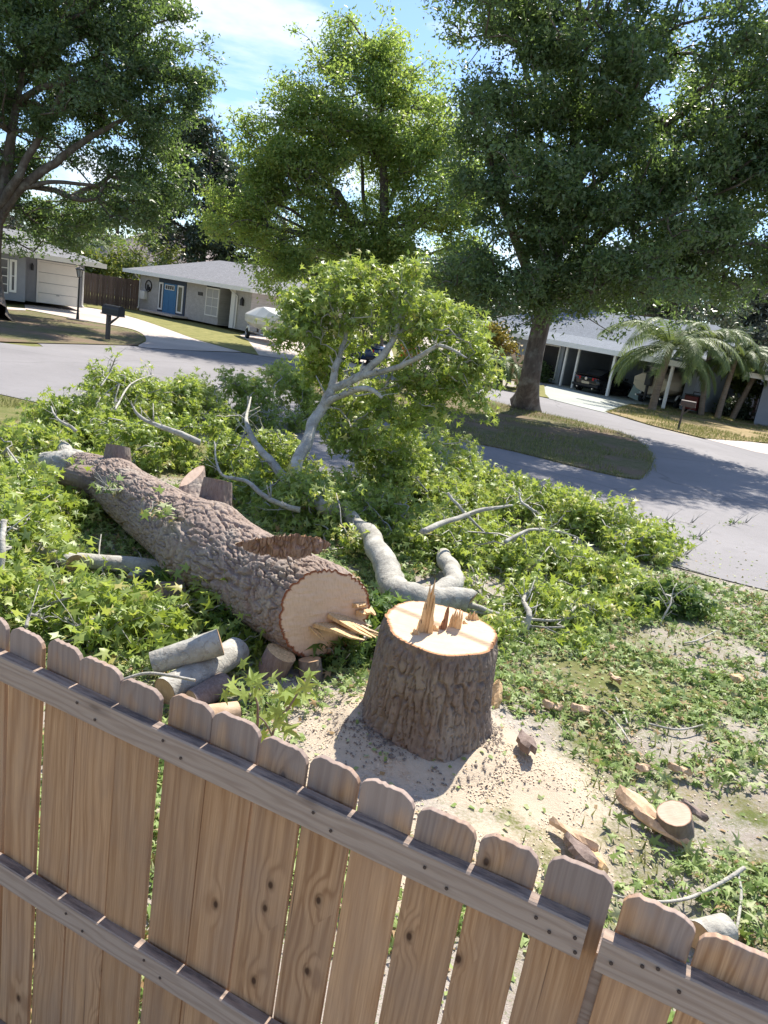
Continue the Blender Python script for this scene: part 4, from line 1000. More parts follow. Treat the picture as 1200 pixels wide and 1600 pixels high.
def heap_points(lobes, n, r, surf=0.7, base=None):
    """points in a union of half-ellipsoids (x,y,rx,ry,h[,z0])"""
    wts = np.array([l[2]*l[3] for l in lobes]); wts /= wts.sum(); out = []
    for l, k in zip(lobes, r.multinomial(n, wts)):
        d = r.normal(size=(k, 3)); d[:, 2] = np.abs(d[:, 2]); d /= np.linalg.norm(d, axis=1)[:, None]
        q = np.where(r.random(k) < surf, r.uniform(0.82, 1.0, k), r.random(k)**(1/3))[:, None]
        z0 = l[5] if len(l) > 5 else 0.02
        p = d*q*np.array([l[2], l[3], l[4]])+np.array([l[0], l[1], z0])
        out.append(p)
    return np.vstack(out)
def blob_points(blobs, n, r, surf=0.55):
    wts = np.array([b[1]*b[2]*b[3] for b in blobs])**0.8; wts /= wts.sum(); out = []
    for b, k in zip(blobs, r.multinomial(n, wts)):
        d = r.normal(size=(k, 3)); d /= np.linalg.norm(d, axis=1)[:, None]
        q = np.where(r.random(k) < surf, r.uniform(0.78, 1.02, k), r.random(k)**(1/3))[:, None]
        out.append(d*q*np.array(b[1:4])+np.array(b[0]))
    return np.vstack(out)

def tufts(fn, shapes, n, r, surf, k=7, sg=0.13):
    c = fn(shapes, max(2, n//k), r, surf); p = np.repeat(c, k, 0); p = p+r.normal(0, sg, p.shape)*np.repeat(r.uniform(0.5, 1.5, (len(c), 1)), k, 0); p[:, 2] = np.maximum(p[:, 2], 0.04); return p

def bough(name, label, limbs, pts, r, per=12, leaf=0.115, spread=0.10, m=M_GUM, rt=0.0035, group=None, cat='fallen branch', droop=0.35, tint=0.5, alpha=0.35):
    """limbs: list of (points, radii, part name); pts: twig tips that carry leaf clusters"""
    c0 = np.array(limbs[0][0][0], float); c0 = np.array([c0[0], c0[1], 0.0])
    t = thing(name, label, cat, c0, 0, group)
    tr = []
    for pl, rad, nm in limbs:
        P = spline(np.array(pl, float), 8*len(pl)); R_ = spline(np.array(rad, float), len(P))
        r2 = np.random.default_rng(len(tr)+5)
        wob = (np.array([fbm(np.arange(len(P))*0.23+7*q, np.full(len(P), len(tr)*3.7), 9, 3) for q in range(3)]).T-0.45)
        P = P+wob*(R_[:, None]*0.9+0.02)
        v, f = tube_np(P-c0, R_*(1+0.15*(fbm(np.arange(len(P))*0.35, np.full(len(P), 2.3+len(tr)), 4, 3)-0.45)*2), 14)
        mbx = MB(); mbx.v = [tuple(q) for q in v]; mbx.f = [tuple(q) for q in f]
        for kk in range(int(len(P)*0.28)):
            ii = int(r2.integers(2, len(P)-2)); dd = r2.normal(size=3); tg = P[ii+1]-P[ii]; tg /= np.linalg.norm(tg); dd -= tg*(dd @ tg); dd[2] = abs(dd[2]); dd /= np.linalg.norm(dd); dd = dd*0.85+tg*0.5
            if R_[ii] > 0.07: continue
            rr_ = max(R_[ii]*r2.uniform(0.12, 0.3), 0.004); ll = r2.uniform(0.05, 0.28); a0 = P[ii]-c0
            mbx.tube([a0, a0+dd*(R_[ii]+ll*0.4), a0+dd*(R_[ii]+ll)+r2.normal(0, 0.03, 3)], [rr_*1.5, rr_, rr_*0.6], 6)
        v, f = mbx.v, mbx.f
        obj(nm, mesh(nm, v, f, M_GREY, smooth=True), t)
        if R_[0] > 0.05:
            ring = np.array(v[:14]); cc = ring.mean(0); fr = [(0, 1+(j+1) % 14, 1+j) for j in range(14)]; dd = (P[0]-P[1]); dd /= np.linalg.norm(dd)
            V_ = np.vstack([[cc], ring])+dd*0.004
            obj('cut_face', mesh('cut_face', V_, fr, M_OLDCUT, {'radial': np.linalg.norm(V_-cc, axis=1), 'rim': [0]+[1]*14}), t)
        tr.append(P[::3])
    trunk = np.vstack(tr)
    N, par = grow(trunk, pts, alpha)
    v, f, _ = branch_mesh(N-c0, par, len(trunk), rt, 0.5, 3, 0.014, 0.16, 0.75)
    o = obj('twigs', mesh('twigs', v, f, M_GREY, smooth=True), t); o['kind'] = 'stuff'
    k = len(pts); C_ = np.repeat(pts, per, 0); off = r.normal(0, 1, C_.shape)*np.array([spread, spread, spread*0.6])
    pos = C_+off; pos[:, 2] = np.maximum(pos[:, 2], gz(pos[:, 0], pos[:, 1])+0.01)
    nrm = r.normal(0, 0.8, pos.shape)+np.array([0, 0, 0.75])+off/spread*droop
    tb = np.repeat(np.clip(tint+r.normal(0, 0.14, k), 0, 1), per)
    v, f, tt = leaf_cloud(pos, nrm, leaf, r, tb, lo=len(pts) > 1300)
    o = obj('foliage', mesh('foliage', v-c0, f, m, {'tint': tt}), t); o['kind'] = 'stuff'
    return t

r = np.random.default_rng(5)
P_ = lambda x, y, z: g(x, y, z)
A_ = lambda x, y, Y: at(x, y, Y)
# the big grey bough with its upright crown
main = [P_(732, 940, 0.22), P_(680, 938, 0.22), P_(628, 932, 0.22), P_(602, 888, 0.24), P_(574, 838, 0.27), P_(545, 808, 0.3), P_(510, 795, 0.35), P_(478, 772, 0.4), A_(462, 735, 10.1), A_(478, 690, 10.4), A_(497, 645, 10.8), A_(517, 605, 11.0), A_(530, 560, 11.2)]
rm = [0.12, 0.135, 0.16, 0.135, 0.12, 0.11, 0.10, 0.09, 0.085, 0.08, 0.074, 0.064, 0.05]
limbs = [(main, rm, 'limb'),
         ([P_(668, 940, 0.2), P_(708, 915, 0.24), P_(706, 888, 0.26), P_(690, 866, 0.2)], [0.115, 0.11, 0.10, 0.085], 'branch'),
         ([A_(517, 607, 11.0), A_(555, 592, 11.0), A_(590, 565, 11.0), A_(612, 535, 11.05), A_(628, 490, 11.2), A_(634, 455, 11.3)], [0.062, 0.06, 0.053, 0.045, 0.032, 0.014], 'branch'),
         ([A_(570, 585, 11.0), A_(610, 578, 10.8), A_(650, 560, 10.6), A_(690, 540, 10.5), A_(730, 560, 10.4)], [0.045, 0.04, 0.034, 0.024, 0.010], 'branch'),
         ([A_(505, 632, 10.9), A_(545, 612, 10.6), A_(575, 608, 10.4), A_(598, 622, 10.3)], [0.05, 0.042, 0.036, 0.018], 'branch'),
         ([A_(528, 570, 11.2), A_(534, 545, 11.3), A_(540, 520, 11.4), A_(524, 485, 11.5), A_(527, 440, 11.6)], [0.045, 0.036, 0.03, 0.02, 0.008], 'branch'),
         ([A_(618, 525, 11.1), A_(650, 500, 11.2), A_(680, 470, 11.2)], [0.04, 0.03, 0.012], 'branch')]
B_ = lambda x, y, Y, rx, ry, rz: (A_(x, y, Y), rx, ry, rz)
blobs = [B_(520, 470, 11.4, 0.62, 0.7, 0.45), B_(470, 520, 11.3, 0.38, 0.6, 0.33), B_(590, 455, 11.4, 0.5, 0.6, 0.35), B_(660, 490, 11.3, 0.75, 0.7, 0.48), B_(710, 540, 11.0, 0.5, 0.6, 0.5), B_(735, 590, 10.7, 0.40, 0.5, 0.42),
         B_(660, 600, 11.2, 0.6, 0.6, 0.45), B_(570, 520, 11.8, 0.45, 0.4, 0.4), B_(590, 660, 11.4, 0.7, 0.7, 0.45), B_(500, 575, 11.9, 0.3, 0.4, 0.3), B_(560, 710, 11.6, 0.6, 0.6, 0.4), B_(540, 650, 12.0, 0.5, 0.5, 0.5), B_(620, 715, 11.8, 0.5, 0.6, 0.35), B_(455, 480, 11.4, 0.25, 0.4, 0.25), B_(630, 440, 11.3, 0.3, 0.4, 0.2), B_(545, 430, 11.5, 0.3, 0.4, 0.2), B_(690, 620, 10.9, 0.35, 0.4, 0.3), B_(750, 610, 10.6, 0.2, 0.3, 0.25)]
pts = tufts(blob_points, [(b[0]+np.array([0, 0.25, 0]), b[1]*0.92, b[2]*0.9, b[3]*0.92) for b in blobs], 1500, r, 0.6, 8, 0.085)
bough('grey_bough', 'thick pale grey forked bough with a leafy crown standing upright beyond the stump', limbs, pts, r, 11, 0.115, 0.085, M_GUM, tint=0.55)

# left crown heap behind the trunk
def lobe(x, y, z, rx, ry, h, z0=0.02):
    p = g(x, y, z); return (p[0], p[1], rx, ry, h, z0)
lobes = [lobe(120, 660, 0.3, 0.75, 0.8, 0.75), lobe(200, 640, 0.4, 0.95, 0.9, 1.0), lobe(290, 640, 0.4, 1.0, 0.9, 1.05), lobe(370, 640, 0.4, 0.9, 0.9, 1.2), lobe(440, 640, 0.4, 0.8, 0.9, 1.25), lobe(300, 700, 0.3, 0.9, 0.7, 0.75), lobe(390, 715, 0.3, 0.9, 0.6, 0.7), lobe(225, 700, 0.3, 0.7, 0.6, 0.6), lobe(110, 690, 0.1, 0.6, 0.6, 0.45), lobe(400, 780, 0.05, 0.6, 0.5, 0.3), lobe(450, 815, 0.02, 0.5, 0.4, 0.22), lobe(350, 745, 0.1, 0.6, 0.5, 0.4), lobe(440, 720, 0.2, 0.6, 0.6, 0.6), lobe(160, 600, 0.9, 0.5, 0.6, 0.35, 0.8), lobe(430, 590, 0.9, 0.5, 0.6, 0.35, 0.8)]
pts = tufts(heap_points, lobes, 2100, r, 0.75, 9, 0.10)
limbs = [([P_(478, 790, 0.3), P_(440, 740, 0.55), P_(405, 700, 0.8), P_(385, 660, 1.0), P_(392, 620, 1.1)], [0.085, 0.065, 0.05, 0.03, 0.012], 'limb'),
         ([P_(312, 692, 0.85), P_(275, 675, 0.95), P_(225, 655, 1.0), P_(205, 632, 1.15)], [0.046, 0.038, 0.026, 0.01], 'branch'),
         ([P_(470, 797, 0.35), P_(420, 780, 0.4), P_(385, 752, 0.5), P_(345, 740, 0.55), P_(335, 690, 0.9)], [0.04, 0.034, 0.028, 0.018, 0.008], 'branch'),
         ([P_(120, 672, 0.7), P_(90, 655, 0.8), P_(80, 635, 0.9)], [0.025, 0.018, 0.01], 'branch'),
         ([P_(158, 603, 1.05), P_(172, 580, 1.25), P_(180, 560, 1.5)], [0.014, 0.011, 0.008], 'branch'),
         ([P_(180, 640, 1.1), P_(205, 600, 1.2), P_(240, 585, 1.2)], [0.014, 0.012, 0.006], 'branch')]
bough('leafy_bough', 'broad heap of leafy limbs lying behind the felled trunk on the left', limbs, pts, r, 12, 0.115, 0.09, M_GUM, tint=0.5)

# right pile
lobes = [lobe(560, 800, 0.1, 0.8, 0.7, 0.40), lobe(650, 790, 0.1, 1.1, 1.0, 0.65), lobe(680, 745, 0.3, 0.9, 0.9, 0.75), lobe(760, 790, 0.1, 1.1, 1.0, 0.6), lobe(860, 815, 0.1, 1.0, 0.8, 0.5), lobe(950, 840, 0.1, 0.9, 0.8, 0.48), lobe(1010, 865, 0.05, 0.55, 0.5, 0.34),
         lobe(720, 860, 0.05, 1.0, 0.7, 0.34), lobe(830, 880, 0.05, 1.0, 0.7, 0.36), lobe(920, 910, 0.02, 0.7, 0.5, 0.22), lobe(800, 945, 0.02, 0.6, 0.4, 0.18), lobe(600, 745, 0.3, 0.6, 0.8, 0.6), lobe(530, 870, 0.02, 0.35, 0.4, 0.25), lobe(500, 830, 0.02, 0.4, 0.4, 0.25), lobe(655, 865, 0.02, 0.35, 0.4, 0.32), lobe(700, 715, 0.4, 0.5, 0.6, 0.5, 0.4), lobe(880, 960, 0.0, 0.6, 0.4, 0.14), lobe(830, 1000, 0.0, 0.5, 0.3, 0.12), lobe(960, 940, 0.0, 0.5, 0.4, 0.15), lobe(512, 812, 0.3, 0.28, 0.22, 0.22, 0.32), lobe(468, 775, 0.4, 0.3, 0.3, 0.25, 0.35)]
pts = tufts(heap_points, lobes, 2500, r, 0.72, 9, 0.10)
limbs = [([P_(728, 945, 0.15), P_(790, 965, 0.1), P_(830, 978, 0.08)], [0.034, 0.03, 0.018], 'limb'),
         ([P_(822, 985, 0.1), P_(828, 960, 0.25), P_(818, 935, 0.25), P_(835, 918, 0.3)], [0.026, 0.03, 0.022, 0.012], 'branch'),
         ([P_(735, 955, 0.1), P_(870, 970, 0.12), P_(905, 945, 0.2), P_(930, 960, 0.12)], [0.014, 0.016, 0.014, 0.008], 'branch'),
         ([P_(790, 845, 0.5), P_(830, 828, 0.55), P_(868, 830, 0.5), P_(905, 840, 0.45)], [0.024, 0.02, 0.016, 0.008], 'branch'),
         ([P_(660, 830, 0.6), P_(740, 800, 0.7), P_(800, 790, 0.75)], [0.035, 0.03, 0.012], 'branch'),
         ([P_(838, 800, 0.65), P_(815, 785, 0.7), P_(812, 770, 0.8)], [0.02, 0.018, 0.012], 'branch'),
         ([P_(700, 770, 0.8), P_(725, 800, 0.6), P_(760, 835, 0.4)], [0.02, 0.02, 0.012], 'branch')]
bough('leafy_bough', 'long low pile of leafy branches stretching right of the stump to the road', limbs, pts, r, 12, 0.112, 0.09, M_GUM, tint=0.6)

# small dark clump at the road edge
lobes = [lobe(1045, 955, 0.0, 0.32, 0.3, 0.34), lobe(1075, 960, 0, 0.25, 0.25, 0.25), lobe(1010, 955, 0, 0.25, 0.25, 0.22)]
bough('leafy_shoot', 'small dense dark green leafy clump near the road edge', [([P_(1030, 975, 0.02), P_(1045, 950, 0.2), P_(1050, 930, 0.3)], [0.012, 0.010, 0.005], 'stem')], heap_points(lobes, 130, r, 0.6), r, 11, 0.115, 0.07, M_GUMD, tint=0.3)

# left foreground spread of leafy twigs
lobes = [lobe(40, 730, 0.05, 0.9, 0.8, 0.40), lobe(30, 800, 0.05, 0.7, 0.7, 0.42), lobe(90, 800, 0.05, 0.4, 0.4, 0.2), lobe(25, 880, 0.05, 0.55, 0.5, 0.46), lobe(35, 930, 0.03, 0.35, 0.35, 0.3), lobe(150, 980, 0.0, 0.4, 0.28, 0.2), lobe(230, 1000, 0.0, 0.45, 0.25, 0.22), lobe(345, 970, 0.0, 0.3, 0.3, 0.28), lobe(120, 735, 0.05, 0.35, 0.4, 0.16), lobe(190, 1010, 0.0, 0.5, 0.3, 0.22), lobe(-40, 850, 0.05, 0.7, 0.8, 0.4), lobe(370, 1010, 0, 0.35, 0.3, 0.2), lobe(-20, 960, 0.05, 0.5, 0.4, 0.4)]
pts = tufts(heap_points, lobes, 1250, r, 0.65, 6, 0.12)
limbs = [([P_(2, 935, 0.15), P_(3, 880, 0.45), P_(6, 812, 0.72)], [0.03, 0.028, 0.025], 'limb'),
         ([P_(10, 700, 0.45), P_(45, 745, 0.4), P_(75, 790, 0.3)], [0.012, 0.012, 0.008], 'branch'),
         ([P_(42, 980, 0.3), P_(48, 960, 0.35), P_(75, 972, 0.3)], [0.014, 0.012, 0.006], 'branch'),
         ([P_(150, 965, 0.25), P_(120, 978, 0.2), P_(100, 965, 0.25)], [0.01, 0.008, 0.005], 'branch')]
bough('leafy_bough', 'loose spread of bright leafy twigs left of the felled trunk by the fence', limbs, pts, r, 11, 0.125, 0.10, M_GUM, tint=0.58)
# leaves in front of the log foot, shade put into their darker colour
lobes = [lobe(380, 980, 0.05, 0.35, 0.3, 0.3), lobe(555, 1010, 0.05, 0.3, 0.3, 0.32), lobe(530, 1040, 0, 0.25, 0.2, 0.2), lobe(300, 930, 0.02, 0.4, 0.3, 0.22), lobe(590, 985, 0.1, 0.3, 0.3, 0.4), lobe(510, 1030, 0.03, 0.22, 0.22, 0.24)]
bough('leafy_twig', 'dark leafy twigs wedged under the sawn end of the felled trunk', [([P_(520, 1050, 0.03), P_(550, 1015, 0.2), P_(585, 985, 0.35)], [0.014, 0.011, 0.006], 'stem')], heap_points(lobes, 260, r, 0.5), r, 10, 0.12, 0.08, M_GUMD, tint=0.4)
# few leaves on the log
pts = np.array([g(158, 760, 0.66), g(170, 765, 0.62), g(180, 757, 0.66), g(235, 800, 0.82), g(245, 785, 0.86), g(262, 803, 0.8), g(255, 800, 0.84)])
bough('leafy_twig', 'pale leaf sprigs lying on top of the felled trunk', [([g(190, 765, 0.66), g(160, 765, 0.7)], [0.006, 0.004], 'stem')], pts, r, 8, 0.11, 0.06, M_LITTER, tint=0.75)

# ------------------------------------------------------------------ loose leaves on the ground
def litter_density(x, y):
    n = fbm(x*1.1, y*1.1, 71, 4); n2 = fbm(x*3.4, y*3.4, 77, 3)
    d = np.clip((n-0.29)*4.2, 0, 1)*np.clip((n2-0.2)*3.6, 0.12, 1)
    d = np.where(y < 3.2+0*x, d*1.1, d)
    ds = np.hypot((x-0.75)/1.15, (y-4.55)/0.9); d = d*sstep(0.85, 1.35, ds+0.35*(n2-0.45))
    lane = np.exp(-((x-1.55)/0.55)**2-((y-3.6)/0.8)**2); d = d*(1-0.8*lane)
    for cx, cy, rx, ry, s_ in ((1.5, 4.5, 0.38, 0.5, 0.85), (2.3, 4.85, 0.4, 0.22, 0.85), (1.9, 3.95, 0.26, 0.3, 0.85), (1.7, 5.4, 0.45, 0.16, 0.6), (2.9, 5.5, 0.5, 0.15, 0.5)): d = d*(1-s_*np.exp(-((x-cx)/rx)**2-((y-cy)/ry)**2))
    d = np.where((x < -0.3) & (y > 5.6), np.maximum(d, 0.45), d)
    d = np.where((x > 1.6) & (y > 5.2), np.maximum(d, 0.6*np.clip((n2-0.22)*3.4, 0, 1)*np.clip((n-0.25)*6, 0.1, 1)), d)
    d = np.where((x > 2.25) & (y < 5.4), np.maximum(d, 0.7*np.clip((n2-0.26)*3.2, 0, 1)*np.clip((n-0.31)*6, 0, 1)), d)
    return np.clip(d, 0, 1)
n = 150000
x = r.uniform(-5.5, 5.6, n); y = r.uniform(2.0, 10.6, n)
edge = (y < 12.3-0.42*x-0.35) & (np.abs(x) < 0.62*y+0.9)
k = edge & (r.random(n) < litter_density(x, y)) & (np.hypot(x-STUMP[0], y-STUMP[1]) > 0.5)
x, y = x[k], y[k]
z = gz(x, y)+0.012+np.abs(r.normal(0, 0.03, len(x)))
nrm = r.normal(0, 0.6, (len(x), 3))+np.array([0, 0, 1.0])
siz = np.where(r.random(len(x)) < 0.35, r.uniform(0.035, 0.065, len(x)), r.uniform(0.06, 0.105, len(x)))
pos = np.column_stack([x, y, z]); ti = np.clip(r.normal(0.6, 0.3, len(x)), 0, 1)
# the three hundred that show largest are leaves of their own
depth = (pos-CP) @ FW
inview = []
rel = pos-CP; zc = rel @ FW; uu = 600+FPX*(rel @ CX)/zc; vv = 800-FPX*(rel @ CY)/zc
fence_y = 975+(uu/1200)*500
ok = (uu > 10) & (uu < 1195) & (vv < fence_y) & (siz > 0.06)
order = np.argsort(np.where(ok, -siz/zc, 9))[:300]
mk = np.zeros(len(x), bool); mk[order] = True
Rm = R_from(nrm, r.uniform(0, 6.28, len(x)))
lm = []
for i, (tv, tf) in enumerate(LEAF_FINE):
    for t0 in (0.2, 0.5, 0.72, 0.88): lm.append(mesh('loose_leaf', tv, tf, M_LITTER, {'tint': np.full(len(tv), t0)}))
for i in order:
    o = bpy.data.objects.new('loose_leaf', lm[int(r.integers(0, len(lm)))]); COL.objects.link(o)
    o.matrix_world = Matrix.Translation(Vector(pos[i])) @ Matrix(Rm[i].tolist()).to_4x4() @ Matrix.Scale(float(siz[i]), 4)
    zones = [((0.5, 4.9), 'near the stump foot'), ((2.1, 4.3), 'around the thick wood slice'), ((-1.6, 4.6), 'by the stacked logs'), ((-2.6, 6.6), 'left of the felled trunk'), ((1.9, 3.0), 'behind the corner fence panel'), ((3.4, 5.6), 'out towards the right border'), ((1.9, 6.2), 'right of the stump below the leaf pile'), ((2.6, 8.2), 'up by the leaf pile')]
    zn = min(zones, key=lambda q: (q[0][0]-pos[i][0])**2+(q[0][1]-pos[i][1])**2)[1]
    tone = ['dark green', 'fresh green', 'pale green', 'faded yellowish'][int(o.data.name.split('.')[-1]) % 4 if '.' in o.data.name else 0]
    sz = 'small' if siz[i] < 0.08 else 'large'
    tag(o, f'{sz} {tone} star shaped leaf lying loose {zn}', 'leaf', f'{sz} {tone} loose leaves {zn}')
V = []; F = []; T = []; b = 0; rest = ~mk; which = r.integers(0, 4, len(x))
SMALL = siz < 0.097
for k_, (tv, tf) in enumerate(LEAF+[(LOBE3_V*np.array([1, 1, q_]), LOBE3_F) for q_ in (1, 2.2, -1, 3)]):
    s = rest & (which == k_ % 4) & (SMALL == (k_ > 3)); v, f = scatter(tv, tf, pos[s], Rm[s], siz[s]); V.append(v); F.append(f+b); b += len(v); T.append(np.repeat(ti[s], len(tv)))
tag(obj('leaf_litter', mesh('leaf_litter', np.vstack(V), np.vstack(F), M_LITTER, {'tint': np.concatenate(T)})), 'green leaf litter strewn over the yard around the stump', 'leaf litter', None, 'stuff')
# crumbs of leaf and twig, on the yard and the road edge
n = 60000
x = r.uniform(-5.5, 7.5, n); y = r.uniform(2.2, 15.0, n)
d = litter_density(x, y)*0.9+0.2+0.3*(x > 1.5)*(y > 6)
rd = y > 12.2-0.42*x
k = (r.random(n) < np.where(rd, 0.05*np.exp(-(y-(12.2-0.42*x))/1.3)*(x > 2.5)*6, d)) & (np.abs(x) < 0.65*y+0.9)
x, y = x[k], y[k]; rd = rd[k]; z = np.where(rd, 0.02, gz(x, y)+0.008)
pos = np.column_stack([x, y, z]); Rm = R_from(r.normal(0, 0.3, (len(x), 3))+np.array([0, 0, 1.0]), r.uniform(0, 6.28, len(x)))
tv = np.array([(-.5, -.3, 0), (.5, -.2, .06), (.3, .35, 0), (-.4, .3, .08)]); tf = np.array([(0, 1, 2), (0, 2, 3)])
v, f = scatter(tv, tf, pos, Rm, r.uniform(0.012, 0.045, len(x)))
tag(obj('leaf_scraps', mesh('leaf_scraps', v, f, M_LITTER, {'tint': np.repeat(np.clip(r.normal(0.8, 0.25, len(x)), 0, 1), 4)})), 'torn leaf scraps sprinkled over the yard and the road edge', 'leaf scraps', None, 'stuff')
# sprays dropped on the asphalt
px_list = [(1035, 815), (1075, 818), (1086, 840), (1140, 820), (1065, 868), (1160, 818)]
for i, (a, c) in enumerate(px_list):
    p = g(a, c, 0.03); q = p+r.normal(0, 0.09, (3, 3))*np.array([1.3, 1, 0]); q[:, 2] = 0.03
    place = ['nearest the pile', 'beside the island shadow', 'darkest in the lane centre', 'farthest right of the pile', 'by the road edge', 'close to the right border'][i]
    bough('leaf_spray', 'small leaf spray dropped on the road '+place, [([p, p+np.array([0.12, 0.05, 0.02])], [0.005, 0.003], 'stem')], q, r, 4, 0.09, 0.05, M_LITTER, group='leaf sprays dropped on the road', tint=0.4)

# sawdust chips and bark bits round the stump
n = 9000
a = r.uniform(0, 6.28, n); q = np.abs(r.normal(0, 0.75, n))+0.3
x = STUMP[0]+np.cos(a)*q*1.35+0.1; y = STUMP[1]+np.sin(a)*q-0.35
dd = np.hypot(x-STUMP[0], y-STUMP[1]); k = (dd > 0.40) & (fbm(x*3, y*3, 90, 3) > 0.36)
x, y = x[k], y[k]; pos = np.column_stack([x, y, gz(x, y)+0.006])
Rm = R_from(r.normal(0, 0.25, (len(x), 3))+np.array([0, 0, 1.0]), r.uniform(0, 6.28, len(x)))
v, f = scatter(tv, tf, pos, Rm, r.uniform(0.006, 0.020, len(x)))
tag(obj('sawdust', mesh('sawdust', v, f, M_DUSTCHIP)), 'pale sawdust and wood shavings heaped round the stump foot', 'sawdust', None, 'stuff')
n = 1800
a = r.uniform(3.2, 6.9, n); q = 0.42+np.abs(r.normal(0, 0.15, n))
x = STUMP[0]+np.cos(a)*q*1.1; y = STUMP[1]+np.sin(a)*q; pos = np.column_stack([x, y, gz(x, y)+0.008])
k = fbm(x*5, y*5, 95, 3) > 0.40; pos = pos[k]; n = len(pos)
bv = np.array([(-.5, -.25, 0), (.5, -.3, 0), (.4, .3, 0), (-.45, .25, 0), (-.2, 0, .35), (.25, .02, .3)]); bf = np.array([(0, 1, 5), (0, 5, 4), (1, 2, 5), (2, 3, 4), (2, 4, 5), (3, 0, 4)])
Rm = R_from(r.normal(0, 0.4, (n, 3))+np.array([0, 0, 1.0]), r.uniform(0, 6.28, n))
v, f = scatter(bv, bf, pos, Rm, 0.006+0.02*r.random(n)**2)
tag(obj('bark_crumbs', mesh('bark_crumbs', v, f, M_DARKBIT)), 'dark bark crumbs fallen on the sawdust in front of the stump', 'bark crumbs', None, 'stuff')

# ------------------------------------------------------------------ loose logs and chips
def loose_log(name, label, pts, rad, mb=M_GREY, mc=M_OLDCUT, seed=1, cat='log', cell=(0.05, 0.12), amp=0.006, NU=44, NV=54, e1=None, e0=None, group=None):
    pts = [np.array(p, float) for p in pts]
    if len(pts) == 2: pts = [pts[0], pts[0]*0.66+pts[1]*0.34, pts[0]*0.33+pts[1]*0.67, pts[1]]
    W, F, P, R_ = log_mesh(pts, rad if len(rad) == len(pts) else list(np.linspace(rad[0], rad[-1], len(pts))), NU, NV, cell, amp, seed, end_n=e1, start_n=e0, end_len=0.25, start_len=0.25)
    c = P.mean(0); c = np.array([c[0], c[1], max(0, c[2]-rad[0])])
    t = thing(name, label, cat, c, 0, group)
    obj('bark', mesh('bark', W-c, F, mb, smooth=True), t)
    endcap(W[-1]-c, mc, 'cut_face', t, 0.004, seed); endcap((W[0]-c)[::-1], mc, 'cut_face', t, 0.004, seed+1)
    return t
loose_log('cut_log', 'topmost pale grey log of the small stack behind the fence', [g(238, 1036, 0.20), g(345, 1003, 0.38)], [0.085, 0.105], seed=41)
loose_log('cut_log', 'greenish grey log lying under the topmost one of the stack', [g(258, 1082, 0.10), g(320, 1048, 0.14), g(372, 1015, 0.16)], [0.11, 0.11, 0.11], seed=42)
loose_log('cut_log', 'short log with a tan cut end at the front of the stack', [g(298, 1098, 0.09), g(350, 1068, 0.10)], [0.085, 0.09], seed=43, e0=(-0.75, -0.75, 0.1), mb=M_STUB, mc=M_SPLINT if False else M_OLDCUT)
loose_log('cut_log', 'pale barkless log end lying lowest beside the sapling', [g(312, 1122, 0.08), g(372, 1112, 0.09)], [0.085, 0.075], M_CHIP, M_PALECUT, 44)
loose_log('cut_log', 'grey limb length with a clean cut end left of the felled trunk', [g(40, 856, 0.15), g(75, 866, 0.15), g(116, 879, 0.15)], [0.085, 0.08, 0.085], seed=45, e1=(0.8, -0.6, 0))
loose_log('cut_log', 'long grey limb running under the felled trunk', [g(120, 876, 0.13), g(165, 879, 0.13), g(215, 884, 0.12), g(290, 892, 0.11)], [0.085, 0.08, 0.088, 0.075], seed=46)
loose_log('cut_log', 'small forked grey piece below the long limb', [g(205, 905, 0.06), g(212, 898, 0.08), g(240, 893, 0.08)], [0.05, 0.05, 0.04], seed=47)
loose_log('cut_log', 'short dark log with an orange cut face under the trunk belly', [g(247, 930, 0.13), g(285, 928, 0.13)], [0.125, 0.13], M_STUB, M_OLDCUT, 48, e0=(-0.8, -0.6, 0.15))
loose_log('cut_log', 'thin broken stick with an orange torn tip near the fence', [g(168, 943, 0.05), g(185, 945, 0.05), g(245, 950, 0.05)], [0.02, 0.045, 0.04], seed=49)
loose_log('cut_log', 'dark upright block propping the sawn end of the trunk', [g(420, 1058, 0.0), g(440, 1020, 0.22)], [0.12, 0.13], M_STUB, M_SPLINT, 50)
loose_log('cut_log', 'small dark round standing under the right side of the trunk end', [g(487, 1066, 0.0), g(484, 1030, 0.18)], [0.105, 0.10], M_BARK, M_OLDCUT, 51, cell=(0.03, 0.08), amp=0.014)
p = g(1038, 1300, 0.06)
loose_log('wood_slice', 'thick round slice with bark sides lying on bare sand at the right', [g(1056, 1298, 0.06), g(1056, 1298, 0.06)+np.array([-0.055, -0.03, 0.145])], [0.118, 0.112], M_BARK, M_PALECUT, 52, 'wood slice', (0.035, 0.09), 0.014)
loose_log('cut_log', 'short pale green log end showing above the corner fence panel', [g(1088, 1462, 0.07), g(1135, 1452, 0.07)], [0.075, 0.08], seed=53, e0=(-0.7, -0.7, 0.1))
loose_log('stick', 'bare bent stick lying across the leaves at the lower right', [g(940, 1392, 0.04), g(1000, 1408, 0.05), g(1070, 1405, 0.06), g(1125, 1380, 0.07), g(1163, 1356, 0.1)], [0.006, 0.008, 0.010, 0.012, 0.013], seed=54, cat='stick', NU=10, NV=40, amp=0.001)
loose_log('stick', 'side twig running down from the bent stick', [g(1152, 1363, 0.08), g(1158, 1400, 0.04), g(1150, 1460, 0.03)], [0.010, 0.010, 0.008], seed=55, cat='stick', NU=10, NV=30, amp=0.001)
